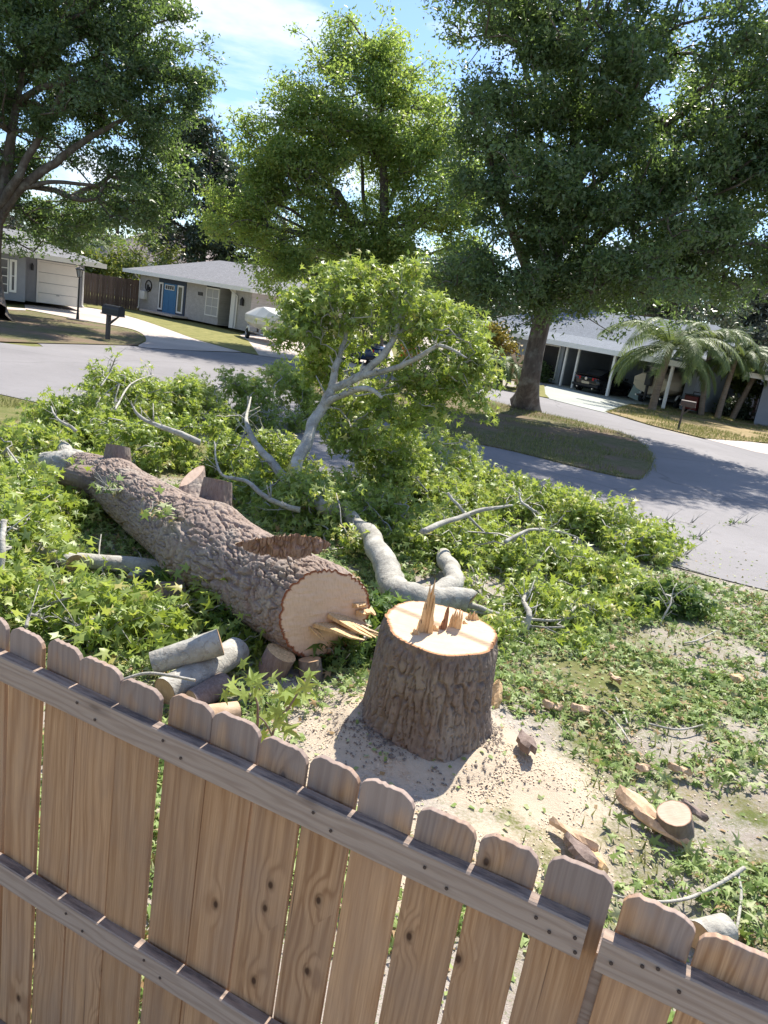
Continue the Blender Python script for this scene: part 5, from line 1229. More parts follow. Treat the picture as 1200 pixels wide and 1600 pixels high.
for i, (q, lb) in enumerate([([(770, 1125), (800, 1138), (825, 1150)], 'thin brown stick beside the right foot of the stump'), ([(935, 1105), (960, 1125), (985, 1160)], 'dark twig crossing the leaves behind the wood slice'), ([(960, 1085), (975, 1115), (980, 1130)], 'short twig beside the tall tan bark chip'), ([(1068, 1005), (1090, 1000), (1120, 985)], 'pale twig lying in leaves far right'), ([(165, 905), (155, 870), (158, 835)], 'curved white twig standing in the leaves by the long limb'), ([(225, 885), (218, 865), (208, 858)], 'small hooked white twig near the trunk shadow'), ([(1058, 882), (1078, 890), (1100, 896)], 'brown stick lying on the asphalt edge'), ([(1010, 1130), (1060, 1140), (1100, 1132)], 'thin crooked twig right of the dark bark flakes')]):
    up_ = 0.25 if i == 4 else (0.12 if i == 5 else 0.03)
    pp = [g(a, c, 0.03+up_*k_/2) for k_, (a, c) in enumerate(q)]
    loose_log('stick', lb, pp, [0.010, 0.009, 0.006], seed=60+i, cat='stick', NU=9, NV=24, amp=0.001)
loose_log('stick', 'pale stick poking up above the pickets by the logs', [g(192, 1062, 0.25), g(235, 1052, 0.3), g(305, 1063, 0.3)], [0.012, 0.012, 0.010], seed=75, cat='stick', NU=10, NV=30, amp=0.001)

def chip(label, pxy, L, Wd, rz, m, seed, tilt=(0.15, 0.1), th_=0.018):
    rr = random.Random(seed); p = g(*pxy, 0.05); L *= 1.2; Wd *= 1.25; nn = 9; V = []; F = []
    up_ = []
    for s in (0, 1):
        for i in range(nn):
            t = i/(nn-1); w_ = Wd/2*(math.sin(math.pi*min(max(t*0.86+0.1, 0), 1))**0.6)*rr.uniform(0.8, 1.1)
            for e in (-1, -0.3, 0.4, 1): up_.append((t*L-L/2+rr.uniform(-.01, .01), e*w_, 0.03*math.cos(e*1.3)+s*th_+0.008*math.sin(t*7+e*3)))
    V = up_; n_ = nn*4
    for s in (0, 1):
        for i in range(nn-1):
            for j in range(3):
                a = s*n_+i*4+j; q = (a, a+4, a+5, a+1); F.append(q if s == 0 else q[::-1])
    bd = [i*4 for i in range(nn)]+[(nn-1)*4+j for j in range(1, 4)]+[i*4+3 for i in range(nn-2, -1, -1)]+[2, 1]
    for i in range(len(bd)): a, c = bd[i], bd[(i+1) % len(bd)]; F.append((a, c, c+n_, a+n_))
    o = obj('wood_chip', mesh('wood_chip', V, F, m)); o.location = [float(p[0]), float(p[1]), float(gz(p[0], p[1]))+0.05]; o.rotation_euler = (tilt[0], tilt[1], rz)
    return tag(o, label, 'wood chip')
chip('tall tan bark chip tilted up among green leaves right of the stump', (957, 1068), 0.13, 0.10, 1.9, M_CHIP, 1, (0.7, 0.2))
chip('small orange wood chip right of the stump, the nearer of a pair', (862, 1104), 0.13, 0.07, -0.2, M_CHIP, 2)
chip('small orange wood chip right of the stump, the farther of a pair', (905, 1108), 0.14, 0.07, 0.1, M_CHIP, 3)
chip('orange wood chip in thick leaves near the right border', (1150, 1060), 0.15, 0.09, 0.3, M_SPLINT, 4, (0.4, 0.1))
chip('curved bark slab lying at the left of the wood slice', (995, 1262), 0.26, 0.12, -0.9, M_CHIP, 5, (0.3, 0.1))
chip('long bark slab under the front of the wood slice', (1030, 1300), 0.30, 0.07, -0.65, M_CHIP, 6)
chip('grey bark flake lying behind the wood slice', (1085, 1265), 0.16, 0.06, -0.8, M_STUB, 7)
chip('pinkish bark flake on the sand behind the wood slice', (1002, 1203), 0.09, 0.06, 0.2, M_CHIP, 8)
chip('brown bark flake at the leaf edge behind the wood slice', (1062, 1203), 0.14, 0.05, -0.2, M_CHIP, 9)
chip('orange torn splinter behind the fence picket gap', (925, 1352), 0.22, 0.08, 1.75, M_SPLINT, 10, (0.2, 0.2), 0.03)
chip('long reddish bark strip pointing at the fence', (893, 1318), 0.28, 0.06, 2.3, M_CHIP, 11, (0.2, 0.1), 0.025)
chip('dark grey bark lump in front of the orange splinter', (905, 1345), 0.24, 0.10, 2.0, M_STUB, 12, (0.2, 0.1), 0.04)
chip('orange split block leaning at the right foot of the stump', (772, 1095), 0.20, 0.08, 1.5, M_SPLINT, 13, (0.1, -0.9), 0.04)
chip('grey root bump rising from the sawdust right of the stump', (818, 1185), 0.22, 0.10, 1.7, M_STUB, 14, (0.0, 0.15), 0.05)
chip('pale chip near the stack of logs', (345, 1165), 0.10, 0.05, 0.4, M_CHIP, 15)

# sapling in front of the logs, each leaf a part
sp = at(408, 1165, 3.25); gz0 = float(gz(sp[0], sp[1]))
sap = thing('sweetgum_sapling', 'young bright green sapling with star leaves just behind the fence', 'sapling', (sp[0], sp[1], gz0))
sinv = np.array([sp[0], sp[1], gz0])
def sstem(pts, r0, r1):
    P = spline(np.array(pts), 12); v, f = tube_np(P-sinv, np.linspace(r0, r1, 12), 7); obj('stem', mesh('stem', v, f, M_STUB, smooth=True), sap); return P
stems = [sstem([(sp[0], sp[1], gz0-0.02), at(402, 1140, 3.25), at(398, 1085, 3.3), at(386, 1055, 3.35)], 0.008, 0.004),
         sstem([(sp[0]+0.02, sp[1], gz0-0.02), at(425, 1150, 3.2), at(452, 1105, 3.2), at(478, 1062, 3.25)], 0.008, 0.004),
         sstem([at(425, 1150, 3.2), at(415, 1130, 3.1), at(405, 1120, 3.05)], 0.005, 0.003),
         sstem([at(398, 1085, 3.3), at(415, 1070, 3.2), at(430, 1075, 3.15)], 0.004, 0.002)]
spots = [(386, 1055), (370, 1062), (395, 1075), (345, 1085), (408, 1060), (425, 1068), (440, 1082), (390, 1090), (360, 1078), (375, 1045), (412, 1085),
         (478, 1062), (462, 1075), (445, 1095), (470, 1090), (455, 1110), (430, 1105), (486, 1080), (440, 1118), (420, 1112), (400, 1125), (475, 1050), (465, 1100), (425, 1130), (450, 1085), (412, 1140), (440, 1135), (385, 1070), (495, 1095)]
fm = [mesh('leaf', tv, tf, M_GUM, {'tint': np.full(len(tv), t0)}) for (tv, tf) in LEAF_FINE for t0 in (0.62, 0.74, 0.84)]
for i, (a, c) in enumerate(spots):
    p = at(a, c, 3.22+r.normal(0, 0.08)); o = bpy.data.objects.new('leaf', fm[i % len(fm)]); COL.objects.link(o); o.parent = sap
    nn = np.array([[r.normal(0, 0.45), -0.45+r.normal(0, 0.4), 0.7]]); Rr_ = R_from(nn, np.array([r.uniform(0, 6.28)]))[0]
    o.matrix_local = Matrix.Translation(Vector(p-sinv)) @ Matrix(Rr_.tolist()).to_4x4() @ Matrix.Scale(float(r.uniform(0.085, 0.125)), 4)
# ------------------------------------------------------------------ standing trees
def tree(name, label, trunk, rads, blobs, nclu, per, leaf, m, seed, spread=0.42, mb=M_BARKFAR, rt=0.014, alpha=0.42, limbs=(), cat='tree', group=None, flare=1.9, gap=0.0, sides=4, mainlimb=None, tint=0.45, vert=0.75):
    r = np.random.default_rng(seed); base = np.array(trunk[0], float); c0 = np.array([base[0], base[1], base[2]])
    t = thing(name, label, cat, c0, 0, group)
    P = spline(np.array(trunk, float), 9*len(trunk)); R_ = spline(np.array(rads, float), len(P))
    hgt = P[:, 2]-P[0, 2]; n_ = 20
    T, U, V = frames(P); th = np.arange(n_)*2*np.pi/n_
    fl = 1+(flare-1)*np.exp(-hgt/(R_[0]*1.1))[:, None]*(0.55+0.45*np.cos(5*th+seed)[None, :])
    rr = R_[:, None]*fl*(1+0.06*np.sin(3*th[None, :]+hgt[:, None]*1.7)+0.04*np.sin(7*th[None, :]+hgt[:, None]*2.9))
    v = (P[:, None]+rr[..., None]*(np.cos(th)[None, :, None]*U[:, None]+np.sin(th)[None, :, None]*V[:, None])).reshape(-1, 3)
    f = [(i*n_+j, i*n_+(j+1) % n_, (i+1)*n_+(j+1) % n_, (i+1)*n_+j) for i in range(len(P)-1) for j in range(n_)]
    obj('trunk', mesh('trunk', v-c0, np.array(f), mb, smooth=True), t)
    tr = [P[len(P)//4::4]]
    for pl, ra in limbs:
        Q = spline(np.array(pl, float), 7*len(pl)); q_ = spline(np.array(ra, float), len(Q))
        Q = Q+(np.array([fbm(np.arange(len(Q))*0.3+7*q, np.full(len(Q), len(tr)*3.7), 9, 3) for q in range(3)]).T-0.45)*q_[:, None]*1.5
        v, f = tube_np(Q-c0, q_, 9); obj('limb', mesh('limb', v, f, mb, smooth=True), t); tr.append(Q[::3])
    tr = np.vstack(tr)
    blobs = [(b[0], max(b[1]-spread*0.9, 0.4), max(b[2]-spread*0.9, 0.4), max(b[3]-spread*0.75, 0.3)) for b in blobs]
    pts = tufts(blob_points, blobs, nclu, r, 0.6, 9, spread*0.95)
    if gap: pts = pts[vnoise(pts[:, 0]*0.9+pts[:, 1]*0.35, pts[:, 2]*0.9+50, seed) > gap]
    N, par = grow(tr, pts, alpha)
    v, f, _ = branch_mesh(N-c0, par, len(tr), rt, 0.46, sides, R_[0]*0.5, 0.07)
    obj('branches', mesh('branches', v, f, mb, smooth=True), t)
    C_ = np.repeat(pts, per, 0); off = r.normal(0, 1, C_.shape)*spread*0.5*np.array([1.15, 1.15, vert*0.8]); pos = C_+off
    nrm = r.normal(0, 0.75, pos.shape)+np.array([0, 0, 0.6])
    R3 = R_from(nrm, r.uniform(0, 6.28, len(pos))); tb = np.repeat(np.clip(tint+r.normal(0, 0.2, len(pts)), 0, 1), per); ti = np.clip(tb+r.normal(0, 0.2, len(pos)), 0, 1)
    v, f = scatter(OAK_V, OAK_F, pos, R3, leaf*1.22*r.uniform(0.6, 1.3, len(pos)))
    o = obj('crown', mesh('crown', v-c0, f, m, {'tint': np.repeat(ti, 3)}), t); o['kind'] = 'stuff'
    return t
A = lambda x, y, Y: at(x, y, Y)
def BL(x, y, Y, rx, ry, rz): return (at(x, y, Y), rx, ry, rz)
g0 = lambda x, Y, z=0.0: np.array([at(x, 600, Y)[0], Y, z])

# big oak on the island
YB = 28.7
b0 = g(818, 640, 0.0)
trunk = [b0, A(828, 590, YB), A(838, 540, YB), A(852, 480, YB), A(862, 420, YB), A(885, 330, YB), A(900, 200, YB), A(905, 60, YB)]
limbs = [([A(850, 485, YB), A(825, 420, YB-0.5), A(790, 330, YB-0.8), A(760, 240, YB-1)], [0.24, 0.2, 0.13, 0.06]),
         ([A(858, 450, YB), A(905, 400, YB-0.6), A(980, 330, YB-1), A(1060, 240, YB-1.2)], [0.24, 0.19, 0.13, 0.06]),
         ([A(862, 440, YB), A(930, 430, YB+0.6), A(1020, 400, YB+1), A(1100, 380, YB+1)], [0.18, 0.15, 0.1, 0.05]),
         ([A(870, 380, YB), A(850, 280, YB+0.9), A(830, 150, YB+1), A(800, 30, YB+1)], [0.2, 0.16, 0.11, 0.06]),
         ([A(890, 300, YB), A(970, 190, YB+0.7), A(1050, 90, YB+1)], [0.18, 0.12, 0.06])]
YB -= 2.4
blobs = [BL(880, 40, YB, 4.0, 3.8, 3.8), BL(800, 60, YB-1, 1.9, 2.2, 2.0), BL(790, 250, YB-1.5, 2.1, 2.4, 2.6), BL(740, 370, YB-0.5, 1.9, 2.6, 2.1), BL(780, 440, YB, 2.2, 2.4, 1.3), BL(890, 250, YB, 3.0, 4.2, 3.4), BL(1000, 200, YB, 3.2, 3.8, 3.6),
         BL(1000, 380, YB-0.5, 3.2, 3.6, 1.9), BL(1100, 120, YB+0.5, 2.9, 3.4, 3.4), BL(1130, 300, YB+0.5, 2.6, 3.2, 2.6), BL(1090, 420, YB+1, 2.2, 2.6, 1.3), BL(900, 430, YB, 2.8, 3.2, 1.3), BL(950, -150, YB, 4.5, 4.0, 3.5), BL(1200, 200, YB+1, 1.8, 3, 3.4), BL(700, 420, YB+0.5, 1.2, 1.6, 1.2), BL(870, 455, YB-0.5, 1.8, 2.2, 1.0), BL(980, 450, YB, 2.4, 2.6, 0.9), BL(1070, 445, YB+0.5, 1.8, 2.4, 0.9), BL(770, 470, YB, 1.4, 1.8, 0.8), BL(930, 330, YB-1, 3, 3, 2.5), BL(1190, 90, YB, 2.2, 3, 3), BL(1210, 330, YB, 2.0, 3, 2.6), BL(1160, 400, YB, 2.0, 2.6, 1.6), BL(1240, 180, YB, 2.4, 3, 3.5)]
tree('oak_tree', 'largest dark oak with leaning trunk on the grass island', trunk, [0.40, 0.355, 0.335, 0.32, 0.28, 0.23, 0.17, 0.09], blobs, 2700, 76, 0.14, M_OAK, 101, 0.44, limbs=limbs, gap=0.16, alpha=0.4, tint=0.5)

# lighter tree in the middle
YC = 41.0
b0 = g0(585, YC)
trunk = [b0, A(588, 480, YC), A(596, 400, YC), A(600, 320, YC), A(597, 230, YC), A(590, 130, YC), A(570, 50, YC)]
limbs = [([A(595, 410, YC), A(560, 350, YC-0.6), A(520, 300, YC-1), A(470, 260, YC-1.2)], [0.17, 0.13, 0.09, 0.04]),
         ([A(598, 350, YC), A(625, 270, YC+0.5), A(650, 200, YC+0.6)], [0.14, 0.1, 0.05]),
         ([A(597, 390, YC), A(570, 330, YC+0.5), A(565, 250, YC+0.8), A(550, 150, YC+0.8)], [0.13, 0.1, 0.08, 0.04]),
         ([A(595, 420, YC), A(500, 370, YC-0.5), A(420, 330, YC-0.8)], [0.13, 0.09, 0.04]),
         ([A(597, 400, YC), A(660, 350, YC-0.5), A(710, 300, YC-0.6)], [0.13, 0.09, 0.04])]
blobs = [BL(560, 75, YC, 2.0, 2.2, 1.9), BL(610, 110, YC, 1.8, 2.0, 1.6), BL(520, 170, YC-0.5, 2.8, 2.8, 2.2), BL(640, 200, YC, 3.0, 2.8, 2.6), BL(440, 220, YC-1, 2.4, 2.6, 2.3), BL(560, 260, YC, 3.2, 3.2, 2.2), BL(690, 290, YC-0.5, 2.4, 2.8, 2.6), BL(470, 340, YC-1, 2.2, 2.4, 1.4),
         BL(380, 310, YC-1, 2.0, 2.2, 1.7), BL(370, 350, YC-1, 1.3, 2, 1.0), BL(470, 420, YC-0.5, 2.6, 2.6, 1.6), BL(420, 440, YC-0.7, 1.6, 2.0, 1.5), BL(640, 420, YC, 2.8, 2.6, 1.5), BL(560, 400, YC, 1.8, 2.4, 1.2), BL(720, 400, YC, 1.6, 2.2, 1.6), BL(600, 330, YC-0.8, 2.4, 1.8, 1.6), BL(530, 390, YC-0.8, 2.6, 2.0, 1.4), BL(650, 380, YC-0.5, 2.0, 2.0, 1.5), BL(440, 380, YC-0.5, 1.8, 2.0, 1.2)]
tree('light_oak_tree', 'tall yellow green tree with airy crown in the middle distance', trunk, [0.36, 0.32, 0.27, 0.22, 0.17, 0.11, 0.05], blobs, 2900, 60, 0.165, M_ELM, 102, 0.55, limbs=limbs, gap=0.27, rt=0.013, tint=0.66)

# spreading oak at the left edge
YL = 36.0
b0 = g(0, 502, 0.0)
trunk = [b0+np.array([-0.25, 0, 0]), A(-8, 460, YL), A(-12, 410, YL), A(-8, 350, YL), A(5, 290, YL), A(20, 200, YL), A(40, 80, YL)]
limbs = [([A(-8, 345, YL), A(40, 290, YL-0.6), A(90, 250, YL-1), A(150, 208, YL-1.2), A(230, 170, YL-1)], [0.26, 0.21, 0.17, 0.12, 0.05]),
         ([A(-5, 330, YL), A(25, 280, YL-1), A(70, 200, YL-1.2), A(110, 110, YL-1.5)], [0.22, 0.18, 0.13, 0.06]),
         ([A(35, 293, YL-0.6), A(85, 285, YL-0.8), A(150, 290, YL-1), A(220, 300, YL)], [0.12, 0.09, 0.07, 0.03]),
         ([A(0, 320, YL), A(-50, 220, YL), A(-90, 120, YL)], [0.22, 0.16, 0.08])]
blobs = [BL(40, 60, YL, 4.0, 4.0, 3.6), BL(150, 60, YL-1, 3.4, 3.4, 3.0), BL(235, 60, YL-1, 1.9, 2.4, 2.4), BL(280, 130, YL-1, 1.5, 1.9, 1.4), BL(160, 170, YL-1, 3.2, 3.4, 2.0), BL(40, 190, YL, 3.2, 3.2, 1.9), BL(245, 215, YL-0.5, 1.9, 2.4, 1.6), BL(200, 290, YL, 3.0, 3.0, 1.5), BL(130, 325, YL, 2.4, 2.8, 0.9), BL(240, 330, YL, 1.5, 2.2, 0.9),
         BL(10, 330, YL+1, 1.6, 2.0, 1.2), BL(-80, 150, YL, 4, 4, 5), BL(100, -80, YL, 5, 4.5, 3.2), BL(270, 270, YL+0.5, 1.2, 1.8, 1.3), BL(60, 240, YL-1.5, 1.3, 1.4, 0.9), BL(20, 385, YL+3, 1.6, 2.0, 0.9), BL(70, 345, YL+1.5, 2.6, 2.2, 1.1), BL(130, 360, YL+2, 2.2, 2.0, 0.9), BL(60, 280, YL+2, 2.4, 2, 1.4)]
tree('oak_tree', 'wide oak with low spreading limbs at the left border', trunk, [0.42, 0.38, 0.36, 0.34, 0.26, 0.19, 0.08], blobs, 2300, 74, 0.165, M_OAK, 103, 0.48, limbs=limbs, gap=0.2, tint=0.38)

# trees farther back
def back_tree(name, label, px_, Y, blobs, m, n, seed, leaf=0.34, per=55, spread=0.75, gap=0.28, rad=0.3, tint=0.45, top=None, lean=0.0):
    b0 = g0(px_, Y); zt = max(b[0][2]+b[3]*0.5 for b in blobs)
    trunk = [b0, b0+np.array([lean*0.3, 0, zt*0.35]), b0+np.array([lean*0.7, 0, zt*0.65]), b0+np.array([lean, 0, zt*0.9])]
    return tree(name, label, trunk, [rad, rad*0.85, rad*0.6, rad*0.25], blobs, n, per, leaf, m, seed, spread, rt=0.03, gap=gap, sides=4, tint=tint)
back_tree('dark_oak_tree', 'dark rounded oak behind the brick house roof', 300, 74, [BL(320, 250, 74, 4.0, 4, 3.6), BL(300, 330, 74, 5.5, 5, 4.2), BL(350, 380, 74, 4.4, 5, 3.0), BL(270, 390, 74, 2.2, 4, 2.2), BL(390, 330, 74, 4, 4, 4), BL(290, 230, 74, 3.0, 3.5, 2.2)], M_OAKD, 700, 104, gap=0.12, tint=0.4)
back_tree('grey_leaved_tree', 'sparse grey leaved tree between the left oak and the dark oak', 170, 90, [BL(110, 335, 90, 5.0, 4, 3.0), BL(190, 325, 90, 4.2, 4, 2.5), BL(225, 355, 90, 2.6, 3, 1.4), BL(60, 360, 90, 5, 4, 2.8), BL(20, 350, 86, 4.5, 4, 3.6)], M_GREYLEAF, 520, 105, leaf=0.3, per=34, gap=0.38)
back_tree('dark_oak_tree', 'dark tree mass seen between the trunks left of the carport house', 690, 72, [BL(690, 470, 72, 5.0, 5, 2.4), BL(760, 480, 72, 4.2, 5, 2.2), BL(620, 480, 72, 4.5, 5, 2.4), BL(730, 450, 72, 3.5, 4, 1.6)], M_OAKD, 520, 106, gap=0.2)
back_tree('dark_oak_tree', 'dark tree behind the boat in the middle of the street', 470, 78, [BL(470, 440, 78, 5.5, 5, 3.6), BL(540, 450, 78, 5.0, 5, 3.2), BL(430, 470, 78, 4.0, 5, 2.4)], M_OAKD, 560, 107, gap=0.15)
back_tree('dark_oak_tree', 'distant dusky tree at the right border behind the palms', 1185, 78, [BL(1180, 480, 78, 4.0, 4, 3.2), BL(1230, 470, 78, 5, 5, 4.0), BL(1150, 500, 78, 3.0, 4, 2.0), BL(1195, 530, 74, 4, 4, 2.4)], M_GREYLEAF, 480, 108, gap=0.15, tint=0.2)
back_tree('dark_oak_tree', 'leaning dark tree rising behind the blue carport roof', 915, 60, [BL(960, 440, 60, 3.6, 4, 2.0), BL(1040, 470, 60, 3.4, 4, 1.6), BL(880, 450, 60, 3.0, 4, 1.8), BL(1100, 480, 62, 3.2, 4, 1.8)], M_OAKD, 420, 109, leaf=0.28, gap=0.25, lean=1.5, rad=0.38)
back_tree('light_oak_tree', 'pale green tree peeping between grey house and tan roof', 205, 62, [BL(200, 408, 62, 1.0, 1.2, 0.5), BL(265, 405, 66, 0.8, 1, 0.8), BL(190, 425, 62, 1.0, 1.5, 0.6)], M_BUSH, 80, 110, leaf=0.26, gap=0.1, rad=0.12)
back_tree('dark_oak_tree', 'dark tree closing the view behind the shed', 1120, 70, [BL(1100, 560, 70, 4.2, 4, 2.4), BL(1160, 580, 70, 4, 4, 2.2)], M_OAKD, 320, 111, gap=0.1)
# far wood along the horizon
rr = np.random.default_rng(8); nn = 900
ang = rr.uniform(-0.75, 0.75, nn); dist = rr.uniform(110, 150, nn); ctr = np.column_stack([np.sin(ang)*dist, np.cos(ang)*dist, rr.uniform(0.5, 6.0, nn)*(0.7+0.6*fbm(ang*9, ang*0, 4, 3))])
C_ = np.repeat(ctr, 60, 0); pos = C_+rr.normal(0, 1.3, C_.shape)
v, f = scatter(OAK_V*np.array([1.4, 1, 1]), OAK_F, pos, R_from(rr.normal(0, 1, pos.shape), rr.uniform(0, 6.28, len(pos))), rr.uniform(0.5, 1.1, len(pos)))
tag(obj('far_wood', mesh('far_wood', v, f, M_OAKD, {'tint': np.repeat(np.clip(rr.normal(0.4, 0.25, len(pos)), 0, 1), 3)})), 'far belt of dark trees along the horizon behind the houses', 'wood', None, 'stuff')

# ------------------------------------------------------------------ palms and shrubs
def frond_mesh(L, arch, seed, nl=44, ll=0.55, width=0.07):
    r = random.Random(seed); P = [np.array([0, 0, 0.0])]; n = 16; a = arch[0]
    for i in range(n):
        t = (i+1)/n; a = arch[0]+(arch[1]-arch[0])*t**1.2; P.append(P[-1]+np.array([math.cos(a), 0, math.sin(a)])*L/n)
    P = np.array(P); v, f = tube_np(P, np.linspace(0.03, 0.006, n+1), 5); v = list(map(tuple, v)); f = [tuple(q) for q in f]; ti = [0.3]*len(v)
    for i in range(nl):
        t = 0.12+0.88*i/nl; k = t*n; j = int(min(k, n-1)); p = P[j]+(P[j+1]-P[j])*(k-j); d = (P[j+1]-P[j]); d /= np.linalg.norm(d)
        l = ll*math.sin(math.pi*(0.12+0.8*t))**0.7*r.uniform(0.85, 1.1)
        for s in (-1, 1):
            dr = d*0.55+np.array([0, s*0.8, 0])+np.array([0, 0, -0.35*r.uniform(0.6, 1.6)]); dr /= np.linalg.norm(dr)
            mid = p+dr*l*0.5+np.array([0, 0, 0.02]); tip = p+dr*l+np.array([0, 0, -0.22*l]); wv = d*width/2
            b = len(v); v += [tuple(p-wv*0.5), tuple(p+wv*0.5), tuple(mid+wv), tuple(mid-wv), tuple(tip)]; f += [(b, b+1, b+2, b+3), (b+3, b+2, b+4)]; ti += [r.uniform(0.15, 0.8)]*5
    return mesh('frond', v, f, M_PALM, {'tint': ti})
def palm(name, label, base, top, rad, L, nf, seed, group=None, droop=1.0, ll=0.55):
    r = random.Random(seed); base = np.array(base); top = np.array(top); t = thing(name, label, 'palm tree', base, 0, group)
    P = spline(np.array([base, base*0.6+top*0.4+np.array([-0.03, 0, 0]), top]), 22)-base
    rr = np.array([rad*(1.25-0.35*i/21+0.05*(i % 2)) for i in range(22)]); v, f = tube_np(P, rr, 12); obj('trunk', mesh('trunk', v, f, M_PALMTR, smooth=True), t)
    ms = [frond_mesh(L*k, (a0, a1*droop), seed+i, ll=ll) for i, (k, a0, a1) in enumerate(((1.0, 1.0, -1.0), (0.95, 0.55, -1.35), (1.05, 0.8, -1.1), (0.85, 0.15, -1.5)))]
    for i in range(nf):
        o = obj('frond', ms[(i*3) % 4], t, P[-1]); o.rotation_euler = (r.uniform(-.15, .15), r.uniform(-.15, .1), i*2.39996+r.uniform(-.2, .2))
    return t
pb_ = g(1018, 641, 0.0)
palm('palm_tree', 'feathery palm with brown trunk on the lawn before the carport', pb_, at(1047, 545, pb_[1]), 0.17, 4.3, 26, 201, ll=0.75)
for i, (bx, by, tx, ty, Y, L) in enumerate(((1108, 640, 1112, 535, 41.5, 3.0), (1135, 643, 1150, 560, 41, 2.8), (1158, 648, 1195, 560, 42, 3.2))):
    b_ = g0(bx, Y); palm('palm_tree', ['pale palm clump trunk just right of the lawn palm', 'middle palm standing before the brown board fence', 'rightmost palm whose fronds reach the right border'][i], b_, at(tx, ty, Y), 0.13, L, 20, 210+i*7)
b_ = g0(778, 39.5); palm('cycad', 'low dark cycad with arching fronds left of the island oak', b_, b_+np.array([0, 0, 0.9]), 0.22, 2.4, 26, 240, ll=0.4)
b_ = g0(120, 60.0); palm('palm_tree', 'yellow green palm above the brown fence behind the grey house', b_, at(118, 385, 60), 0.14, 3.2, 18, 250)

def shrub(name, label, px_, py_, Y, blobs, m, n, seed, leaf=0.16, per=26, spread=0.16, cat='shrub', tint=0.5, stems=5):
    r = np.random.default_rng(seed); b0 = g0(px_, Y); t = thing(name, label, cat, b0)
    pts = blob_points(blobs, n, r, 0.6); pts[:, 2] = np.maximum(pts[:, 2], 0.1)
    tr = np.array([b0, b0+np.array([0.02, 0, 0.3])]); N, par = grow(tr, pts, 0.3); v, f, _ = branch_mesh(N-b0, par, 2, 0.006, 0.45, 4, 0.05)
    obj('stems', mesh('stems', v, f, M_BARKFAR), t)
    C_ = np.repeat(pts, per, 0); pos = C_+r.normal(0, spread, C_.shape); pos[:, 2] = np.maximum(pos[:, 2], 0.05)
    v, f = scatter(OAK_V*np.array([1.5, 1, 1]), OAK_F, pos, R_from(r.normal(0, 0.7, pos.shape)+np.array([0, 0, 0.5]), r.uniform(0, 6.28, len(pos))), leaf*r.uniform(0.6, 1.3, len(pos)))
    o = obj('foliage', mesh('foliage', v-b0, f, m, {'tint': np.repeat(np.clip(r.normal(tint, 0.25, len(pos)), 0, 1), 3)}), t); o['kind'] = 'stuff'; return t
shrub('croton_shrub', 'yellow and red leaved croton bush beside the cycad', 765, 530, 42, [BL(768, 527, 42, 0.9, 0.8, 0.6), BL(758, 545, 42, 0.7, 0.7, 0.6), BL(790, 545, 42, 0.7, 0.7, 0.5)], M_CROTON, 90, 301, 0.22)
shrub('shrub', 'yellow green shrub under the palms near the board fence', 1150, 590, 44, [BL(1160, 590, 45, 0.6, 0.6, 0.6), BL(1172, 605, 45, 0.6, 0.6, 0.6)], M_BUSH, 90, 302, 0.2)
shrub('shrub', 'dark shrub at the foot of the board fence by the shed', 1140, 640, 43, [BL(1140, 638, 43, 0.6, 0.6, 0.5), BL(1158, 642, 43, 0.5, 0.5, 0.5)], M_OAKD, 80, 303, 0.16)
shrub('shrub', 'green shrub along the wall left of the carport', 845, 585, 49, [BL(838, 580, 49, 0.7, 0.7, 0.8), BL(850, 590, 49, 0.5, 0.6, 0.6), BL(800, 585, 47, 1.0, 0.8, 0.9)], M_OAK, 130, 304, 0.18)
shrub('palm_shrub', 'yellow green leafy shrub over the brown fence left of the brick house', 150, 440, 59, [BL(115, 405, 59, 1.4, 1.2, 1.0), BL(145, 412, 59, 1.2, 1.2, 0.9), BL(170, 425, 59, 1.0, 1.0, 0.6), BL(140, 425, 59, 1.4, 1.2, 0.8)], M_BUSH, 170, 305, 0.28, tint=0.6)
b0 = g(637, 560, 0.0); Yf = 24.5
shrub('flowering_plant', 'orange flowered plant glimpsed through the upright crown', 636, 575, Yf, [BL(634, 545, Yf, 0.17, 0.17, 0.2), BL(640, 560, Yf, 0.2, 0.2, 0.14)], M_FLOWER, 26, 306, 0.13, 22, 0.09, 'plant')

# ------------------------------------------------------------------ street furniture and vehicles
p = g(121, 502, 0.0); t = thing('lamp_post', 'black lantern post beside the curved driveway', 'lamp post', p)
MB().tube([(0, 0, 0), (0, 0, 0.12), (0, 0, 0.5), (0, 0, 2.15)], [0.11, 0.08, 0.05, 0.04], 12).to('post', M_BLACK, t)
MB().box(-0.45, 0.45, -0.3, 0.3, 0, 0.09).to('base', M_DARKWOOD, t, bevel=0.02)
b = MB()
for i in range(6): a = i*math.pi/3; b.bar((0.10*math.cos(a), 0.10*math.sin(a), 2.15), (0.17*math.cos(a), 0.17*math.sin(a), 2.5), 0.012, n=5)
b.tube([(0, 0, 2.5), (0, 0, 2.53), (0, 0, 2.62), (0, 0, 2.66)], [0.21, 0.21, 0.06, 0.02], 12)
b.tube([(0, 0, 2.12), (0, 0, 2.16)], [0.06, 0.12], 12).to('lantern', M_BLACK, t)
MB().tube([(0, 0, 2.17), (0, 0, 2.49)], [0.09, 0.155], 10).to('glass', M_BLIND, t)
